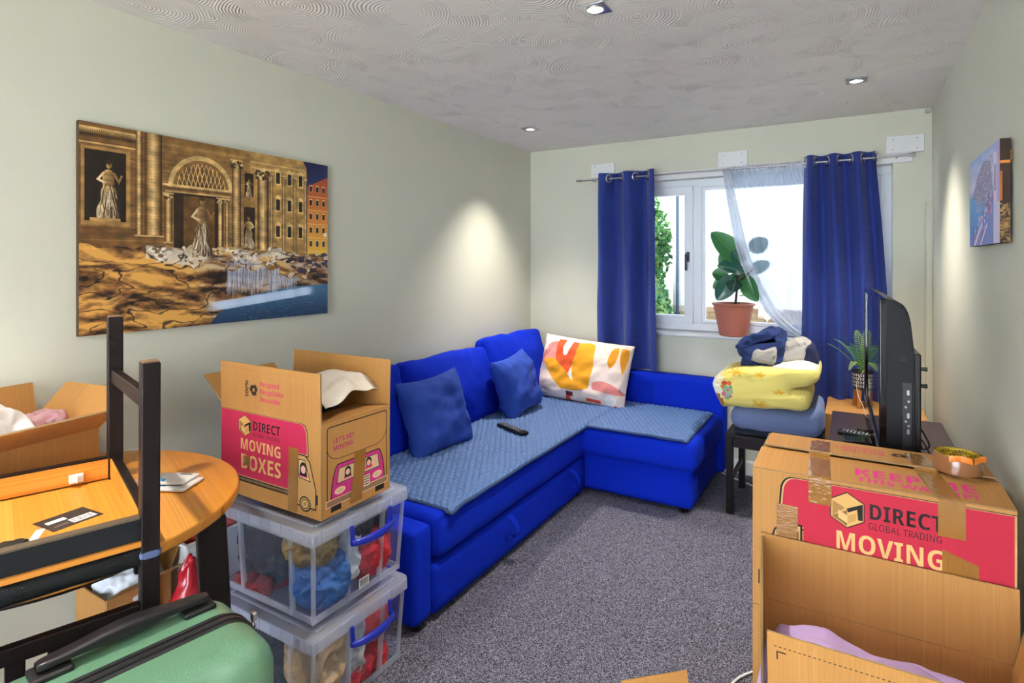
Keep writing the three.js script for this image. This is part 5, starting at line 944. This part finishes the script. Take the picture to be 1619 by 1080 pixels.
// ---------- television cabinet, television, fern ----------
{
  const x0 = -0.09, x1 = 0.385, z0 = -3.54, z1 = -2.36, h = 0.64, t = thing('tv_cabinet', 'low dark brown wood cabinet under the television along right wall', 'cabinet', [(x0 + x1) / 2, 0, (z0 + z1) / 2]);
  const w = x1 - x0, l = z1 - z0, m = S('#3a2c30', 0.42, { bumpMap: rep(slub, 2, 6), bumpScale: 0.0003 });
  part('top', rbox(w, 0.022, l, 0.002, 0, h - 0.011, 0), m, t);
  for (const s of [1, -1]) part('side_panel', rbox(w - 0.01, h - 0.06, 0.02, 0.002, 0.004, (h - 0.022 - 0.04) / 2 + 0.04, s * (l / 2 - 0.012)), m, t);
  part('back_panel', rbox(0.012, h - 0.07, l - 0.05, 0.002, w / 2 - 0.012, h / 2, 0), m, t); part('plinth', rbox(w - 0.06, 0.04, l - 0.06, 0.002, 0, 0.02, 0), m, t);
  for (let i = -1; i <= 1; i++) { const d = part('door', rbox(0.018, h - 0.075, l / 3 - 0.006, 0.002, -w / 2 + 0.01, h / 2 + 0.01, i * (l / 3 - 0.004)), m, t); part('knob', new THREE.SphereGeometry(0.012, 14, 10).translate(-w / 2 - 0.008, h * 0.62, i * l / 3 + 0.14), M.steel, d); }
  const b = thing('carton', 'tan closed carton behind the dark cabinet with the fern on it', 'box', [0.11, 0, -3.825]);
  for (const [ww, xx, zz, r] of [[0.47, 0, 0.232, 0], [0.47, 0, -0.232, Math.PI], [0.46, -0.235, 0, -Math.PI / 2], [0.46, 0.235, 0, Math.PI / 2]]) panel('side_panel', b, ww, 0.602, [xx, 0, zz], r);
  part('flap', box(0.47, 0.005, 0.23, 0, 0.605, 0.117), S('#ffffff', 0.8, { map: cbMap }), b); part('flap', box(0.47, 0.005, 0.23, 0, 0.605, -0.117), S('#ffffff', 0.8, { map: cbMap }), b);
  part('base_panel', box(0.46, 0.005, 0.45, 0, 0.003, 0), M.card, b);
}
{
  const t = thing('television', 'black flat television seen edge-on standing on the dark cabinet', 'television', [0.07, 0.641, -2.935], 0.026);
  const l = 1.05, b0 = 0.094, b1 = 0.668;
  const sh = new THREE.Shape(); [[0.02, b0], [0.02, b1 - 0.002], [0.052, b1 - 0.009], [0.064, b1 - 0.0145], [0.073, b1 - 0.022], [0.08, b1 - 0.034], [0.086, b1 - 0.049], [0.09, b1 - 0.065], [0.093, b1 - 0.081], [0.096, b1 - 0.11], [0.1035, b1 - 0.19], [0.105, b1 - 0.3], [0.105, b0 + 0.03], [0.098, b0 + 0.01], [0.085, b0]].forEach((p, i) => (i ? sh.lineTo(...p) : sh.moveTo(...p)));
  part('back_shell', toFlat(new THREE.ExtrudeGeometry(sh, { depth: l - 0.006, bevelEnabled: true, bevelSize: 0.002, bevelThickness: 0.003, bevelOffset: -0.002, bevelSegments: 2 }).translate(0, 0, -l / 2 + 0.003)), M.darkPlastic, t);
  const fw = 0.022;
  part('bezel', [rbox(0.026, fw, l, 0.005, 0.013, b1 - fw / 2, 0), rbox(0.026, 0.034, l, 0.005, 0.013, b0 + 0.017, 0), rbox(0.026, b1 - b0 - 0.002, fw, 0.005, 0.013, (b0 + b1) / 2, l / 2 - fw / 2), rbox(0.026, b1 - b0 - 0.002, fw, 0.005, 0.013, (b0 + b1) / 2, -l / 2 + fw / 2)], M.blackGloss, t);
  part('screen', box(0.006, b1 - b0 - 0.05, l - 0.04, 0.011, (b0 + b1) / 2 + 0.006, 0), S('#0a0b10', 0.06), t);
  part('rear_housing', rbox(0.026, 0.36, 0.8, 0.006, 0.115, b0 + 0.2, 0.08), M.black, t);
  for (const y of [0.42, 0.36]) part('rear_knob', cyl(0.006, 0.008, 0.02, 0, 0, 0, 12).rotateZ(Math.PI / 2).translate(0.137, y, 0.46), M.black, t);
  for (const [y, x] of [[b1 - 0.04, 0.066], [b1 - 0.2, 0.072]]) part('vent', [0, 1, 2].map((i) => rbox(0.02, 0.004, 0.003, 0.001, x, y - i * 0.007, l / 2)), M.black, t);
  const cp = part('connector_panel', rbox(0.03, 0.27, 0.006, 0.002, 0.082, b0 + 0.15, l / 2), M.black, t);
  [0.27, 0.24, 0.22, 0.19, 0.17, 0.155, 0.135].forEach((y, i) => part('port', i % 3 ? cyl(0.004, 0.004, 0.004, 0, 0, 0, 12).rotateX(Math.PI / 2).translate(0.078 + (i & 1) * 0.008, b0 + y - 0.02, l / 2 + 0.004) : rbox(0.008, 0.018, 0.004, 0.001, 0.085, b0 + y - 0.02, l / 2 + 0.003), M.steel, cp));
  part('stand', [rbox(0.05, 0.1, 0.2, 0.01, 0.055, 0.06, 0), rbox(0.2, 0.012, 0.46, 0.006, 0.055, 0.007, 0)], M.blackGloss, t);
  solo('cable', tube([[0.2, 0.86, -2.55], [0.225, 0.82, -2.5], [0.235, 0.79, -2.48], [0.215, 0.78, -2.47], [0.21, 0.81, -2.49], [0.225, 0.79, -2.47], [0.262, 0.7, -2.4], [0.3, 0.655, -2.37]], 0.003, 70, 6), M.black, 'thin black cable looping down behind the television', 'cable');
  remote('black remote control lying on the dark cabinet before the television', [0.03, 0.641, -3.06], 1.35, 0.17, 0.045);
  solo('set_top_box', [rbox(0.11, 0.024, 0.09, 0.006, 0, 0.013, 0), rbox(0.1, 0.004, 0.08, 0.002, 0, 0.025, 0)], M.blackGloss, 'small flat black box on the cabinet next to a remote control', 'set-top box', [0.02, 0.641, -2.92], 0.1);
}
function toFlat(g) { metricUV(g); return g; }
{
  const px = 0.062, pz = -3.86, y0 = 0.6085, t = thing('potted_fern', 'green fern in black and white patterned pot on four wooden legs', 'potted plant', [px, y0, pz]);
  const pot = canvasTex(512, 256, (x, w, h) => { x.fillStyle = '#17171a'; x.fillRect(0, 0, w, h); x.strokeStyle = '#ece8e2'; x.lineWidth = 6; for (let r = 0; r < 4; r++) for (let i = 0; i < 32; i++) { const cx = i * 16 + 4, cy = 50 + r * 48; x.beginPath(); if (r & 1) { x.moveTo(cx, cy - 16); x.quadraticCurveTo(cx + 13, cy, cx, cy + 16); } else { x.moveTo(cx + 10, cy - 16); x.quadraticCurveTo(cx - 3, cy, cx + 10, cy + 16); } x.stroke(); } });
  const prof = [[0, 0.1], [0.05, 0.1], [0.056, 0.106], [0.062, 0.19], [0.0625, 0.208], [0.057, 0.21], [0.055, 0.19]];
  const g = new THREE.LatheGeometry(prof.map((p) => new THREE.Vector2(...p)), 48); { const p = g.attributes.position, uv = g.attributes.uv; for (let i = 0; i < p.count; i++) uv.setY(i, clamp((p.getY(i) - 0.1) / 0.11, 0, 1)); }
  part('pot', g, S('#ffffff', 0.5, { map: pot }), t); part('soil', cyl(0.055, 0.055, 0.006, 0, 0.192, 0, 24), S('#20160f', 1), t);
  for (let i = 0; i < 4; i++) { const a = 0.5 + i * Math.PI / 2; part('leg', bar([0.045 * Math.cos(a), 0.13, 0.045 * Math.sin(a)], [0.056 * Math.cos(a), 0, 0.056 * Math.sin(a)], 0.017, 0.017, 0.004), S('#b9752f', 0.5), t); }
  const cols = ['#4c8a3c', '#6ba343', '#9dbb4a', '#3c7a44'].map((c) => P(c, 0.6, { transmission: 0.3, thickness: 0, side: THREE.DoubleSide }));
  const frond = (tip, rise, m, wd = 0.03) => {
    const A = new THREE.Vector3(tip[0] * 0.06, 0.19, tip[2] * 0.06), B = new THREE.Vector3(...tip), C = A.clone().lerp(B, 0.45); C.y += rise;
    const c = new THREE.QuadraticBezierCurve3(A, C, B), parts = [new THREE.TubeGeometry(c, 18, 0.0016, 5)];
    const up = new THREE.Vector3(0, 1, 0), n = 20;
    for (let i = 3; i < n; i++) {
      const u = i / n, p = c.getPoint(u), d = c.getTangent(u), sdir = d.clone().cross(Math.abs(d.y) > 0.9 ? new THREE.Vector3(0, 0, 1) : up).normalize(), w = wd * Math.pow(Math.sin(Math.PI * (0.12 + 0.86 * u)), 0.7);
      for (const s of [1, -1]) { const e = p.clone().addScaledVector(sdir, s * w).addScaledVector(d, w * 0.35), q = d.clone().multiplyScalar(0.0026), f = new THREE.BufferGeometry(), mid = p.clone().lerp(e, 0.55); f.setAttribute('position', new THREE.Float32BufferAttribute([...p.toArray(), ...mid.clone().add(q).toArray(), ...mid.clone().sub(q).toArray(), ...mid.clone().sub(q).toArray(), ...mid.clone().add(q).toArray(), ...e.toArray()], 3)); f.setAttribute('uv', new THREE.Float32BufferAttribute(new Array(12).fill(0), 2)); f.computeVertexNormals(); parts.push(f); }
    }
    part('frond', parts, m, t);
  };
  [[[-0.185, 0.355, 0.02], 0.05, 1], [[-0.155, 0.375, -0.05], 0.09, 1], [[-0.04, 0.44, 0.0], 0.08, 2], [[0.01, 0.455, 0.03], 0.05, 2], [[0.035, 0.43, -0.05], 0.06, 1], [[0.08, 0.36, 0.04], 0.1, 0], [[0.1, 0.3, -0.05], 0.12, 0], [[-0.075, 0.215, 0.07], 0.12, 2], [[0.07, 0.24, 0.1], 0.12, 0], [[-0.07, 0.37, 0.06], 0.08, 0], [[-0.09, 0.33, -0.08], 0.1, 3], [[0.02, 0.37, 0.09], 0.1, 3]].forEach(([p, r, k]) => frond(p, r, cols[k]));
  solo('cable', tube([[0.06, 0.83, -3.79], [0.025, 0.76, -3.78], [0.03, 0.7, -3.75], [0.055, 0.65, -3.66], [0.06, 0.646, -3.5], [0.1, 0.646, -3.35]], 0.0022, 60, 6), S('#b9ad98', 0.6), 'thin pale cable hanging past the fern pot onto the cabinet', 'cable');
}

// ---------- stacked moving boxes at the right ----------
{
  const W = 0.61, D = 0.405, Hh = 0.408, cx = 0.048, cz = -2.06;
  const pr = printMat(sidePrint(false, '#c01f38'));
  const closed = (label, y, full) => {
    const t = thing('moving_box', label, 'box', [cx, y, cz]);
    panel('side_panel', t, W, Hh, [0, 0, D / 2 - 0.0025], 0, 0, full ? pr : M.card); panel('side_panel', t, W, Hh, [0, 0, -D / 2 + 0.0025], Math.PI, 0, full ? pr : M.card);
    panel('end_panel', t, D - 0.01, Hh, [W / 2 - 0.0025, 0, 0], Math.PI / 2); panel('end_panel', t, D - 0.01, Hh, [-W / 2 + 0.0025, 0, 0], -Math.PI / 2);
    part('base_panel', box(W - 0.012, 0.005, D - 0.012, 0, 0.003, 0), M.card, t);
    if (!full) { panel('flap', t, W, D / 2 - 0.002, [0, Hh, D / 2 - 0.0025], 0, -Math.PI / 2 + 0.001); panel('flap', t, W, D / 2 - 0.002, [0, Hh, -D / 2 + 0.0025], Math.PI, -Math.PI / 2 + 0.001); return t; }
    for (const s of [1, -1]) panel('flap', t, D - 0.02, 0.2, [s * (W / 2 - 0.003), Hh - 0.004, 0], s * Math.PI / 2, -Math.PI / 2 - 0.01);
    panel('flap', t, W, D / 2 - 0.003, [0, Hh, D / 2 - 0.0025], 0, -Math.PI / 2 + 0.03, printMat(keepPrint()));
    panel('flap', t, W * 0.97, D / 2 + 0.002, [0.0, Hh + 0.002, -D / 2 + 0.0025], Math.PI, -Math.PI / 2 + 0.075, printMat(recyclePrint(true)));
    const y1 = Hh + 0.0015, zf = D / 2 + 0.0008;
    for (const [x, s, dn] of [[-0.14, 0.014, 0.075], [0.12, 0.055, 0.098]]) tape(t, [[x, y1 + 0.003, -D / 2 + 0.01], [x + s * 0.3, y1 + 0.018, -0.005], [x + s * 0.35, y1 + 0.007, 0.012], [x + s * 0.9, y1 + 0.001, D / 2 - 0.004], [x + s, y1 - 0.003, zf], [x + s, y1 - dn, zf]], [1, 0, 0], 0.058);
    tape(t, [[-0.21, Hh - 0.093, zf], [-0.212, Hh - 0.23, zf]], [1, 0, 0], 0.056);
    tape(t, [[0.155, Hh - 0.16, zf], [0.23, Hh - 0.185, zf]], [0, 1, 0], 0.06);
    return t;
  };
  closed('plain lower cardboard box of the stack behind the open box', 0.001, false);
  closed('upper taped moving box with red print, tape roll on top', 0.411, true);
  const t = thing('moving_box', 'large open moving box on the carpet with lavender clothes inside', 'box', [0.06, 0.001, -1.65]);
  const w = 0.57, d = 0.4, h = 0.445;
  panel('side_panel', t, w, h, [0, 0, -d / 2 + 0.01], Math.PI); panel('side_panel', t, w - 0.045, h, [0.022, 0, d / 2], 0);
  panel('end_panel', t, d - 0.01, h, [-w / 2 + 0.02, 0, 0.005], -Math.PI / 2 + 0.127); panel('end_panel', t, d - 0.01, h, [w / 2 - 0.003, 0, 0.005], Math.PI / 2);
  part('base_panel', box(w - 0.02, 0.005, d - 0.02, 0, 0.003, 0), M.card, t);
  panel('flap', t, w + 0.02, 0.185, [0.0, h + 0.001, -d / 2 + 0.01], Math.PI, 0.04);
  const ff = panel('flap', t, w - 0.075, 0.145, [0.02, h + 0.001, d / 2], 0, 0.12, printMat(canvasTex(1000, 280, (x, ww, hh) => { board(x, ww, hh, '#b8813f'); x.strokeStyle = '#2a1a0c'; x.lineWidth = 4; x.setLineDash([11, 9]); x.beginPath(); x.moveTo(30, 60); x.lineTo(ww, 60); x.stroke(); x.setLineDash([]); x.lineWidth = 6; x.beginPath(); x.moveTo(42, 120); x.lineTo(42, 84); x.lineTo(80, 84); x.stroke(); })));
  panel('flap', t, d - 0.02, 0.18, [-w / 2 + 0.02, h, 0.005], -Math.PI / 2 + 0.127, 0.0);
  panel('flap', t, d - 0.05, 0.18, [w / 2 - 0.003, h, 0.0], Math.PI / 2, 0.2);
  // clothes inside
  const lav = P('#b99fd0', 0.9, { sheen: 0.6, sheenColor: new THREE.Color('#e6d8f5'), side: THREE.DoubleSide });
  const f = (u, v) => { const x = lerp(-0.215, 0.335, u), z = lerp(-1.83, -1.462, v); const e = sstep(0, 0.08, u) * sstep(0, 0.08, 1 - u) * sstep(0, 0.1, v) * sstep(0, 0.1, 1 - v); return [x, 0.33 + e * (0.55 + 0.45 * v) * (0.105 + 0.055 * Math.exp(-((u - 0.27) ** 2) / 0.02) + 0.03 * fbm(u * 4, v * 4, 3) + 0.012 * Math.sin(14 * v + 9 * u)), z]; };
  solo('folded_garment', sheet(f, 70, 60, { th: -0.004 }), lav, 'lavender cotton garment heaped inside the open moving box', 'clothes');
  const rib = canvasTex(128, 128, (x, a, b) => { x.fillStyle = '#c3a6cf'; x.fillRect(0, 0, a, b); x.fillStyle = '#6e5580'; for (let i = 0; i < 128; i += 8) x.fillRect(i, 0, 3, b); }, { repeat: [16, 1] });
  solo('folded_garment', sheet((u, v) => { const a = lerp(0.02, 0.2, u), b = lerp(-1.66, -1.5, v); return [a, 0.462 + 0.02 * Math.sin(Math.PI * u) + 0.012 * Math.sin(7 * v + 3 * u) - 0.03 * Math.abs(v - 0.5), b]; }, 30, 30, { th: -0.004 }), P('#ffffff', 0.9, { map: rib, side: THREE.DoubleSide }), 'purple ribbed knit garment lying over the lavender clothes', 'clothes');
  const c = thing('carton', 'small open carton at the bottom edge with one flap tip showing', 'box', [-0.36, 0.001, -1.42], 0.75);
  for (const [ww, xx, zz, r] of [[0.2, 0, 0.1, 0], [0.2, 0, -0.1, Math.PI], [0.2, -0.1, 0, -Math.PI / 2], [0.2, 0.1, 0, Math.PI / 2]]) panel('side_panel', c, ww, 0.2, [xx, 0, zz], r);
  part('base_panel', box(0.19, 0.005, 0.19, 0, 0.003, 0), M.card, c);
  panel('flap', c, 0.19, 0.13, [0, 0.2, -0.1], Math.PI, 0.35); panel('flap', c, 0.19, 0.1, [-0.1, 0.2, 0], -Math.PI / 2, 1.2);
  solo('cable', tube([[-0.25, 0.004, -2.2], [-0.3, 0.006, -2.15], [-0.345, 0.006, -2.07], [-0.36, 0.005, -1.95], [-0.33, 0.004, -1.8]], 0.004, 40, 8), M.white, 'white cable on the carpet beside the open moving box', 'cable');
  solo('cable', tube([[-1.0, 0.004, -4.12], [-0.8, 0.006, -4.11], [-0.66, 0.006, -4.02], [-0.52, 0.005, -3.94], [-0.3, 0.005, -3.82], [-0.12, 0.005, -3.7]], 0.0045, 50, 8), M.white, 'white cable on the carpet under the dark stool', 'cable');
}
// roll of parcel tape
{
  const t = thing('tape_roll', 'roll of brown parcel tape with orange end strip on the box', 'tape', [0.262, 0.8385, -2.075]);
  const R = 0.058, r = 0.05, h = 0.05;
  const pr = [[R, 0], [R, h], [r + 0.0025, h], [r + 0.0025, 0], [R, 0]];
  part('wound_tape', new THREE.LatheGeometry(pr.map((p) => new THREE.Vector2(...p)), 64), P('#8a5a34', 0.25, { clearcoat: 0.6 }), t);
  const tex = canvasTex(1024, 160, (x, w, hh) => { x.fillStyle = '#d6b52c'; x.fillRect(0, 0, w, hh); x.fillStyle = '#1c190f'; x.font = 'bold italic 44px sans-serif'; for (let j = 0; j < 4; j++) for (let i = -1; i < 9; i++) { x.save(); x.translate(i * 136 + j * 40, 40 + j * 40); x.transform(1, 0.12, -0.2, 1, 0, 0); x.fillText('VIBAC', 0, 0); x.restore(); } });
  const core = new THREE.LatheGeometry([[r + 0.002, -0.0], [r + 0.002, h + 0.001], [r, h + 0.001], [r, 0]].map((p) => new THREE.Vector2(...p)), 64);
  { const p = core.attributes.position, uv = core.attributes.uv; for (let i = 0; i < p.count; i++) uv.setY(i, p.getY(i) / h); }
  part('core', core, S('#ffffff', 0.6, { map: tex, side: THREE.DoubleSide }), t);
  for (const [a, b] of [[-0.42, 0.42], [0.5, 1.25]]) part('end_strip', sheet((u, v) => { const q = lerp(a, b, u), rad = R + 0.002 + 0.01 * Math.abs(u - 0.5); return [rad * Math.sin(q), h + 0.004 - 0.017 * v + 0.004 * Math.sin(Math.PI * u), rad * Math.cos(q)]; }, 16, 3, { th: 0.0012 }), S('#e8801c', 0.4), t);
}
renderer.render(scene, camera);
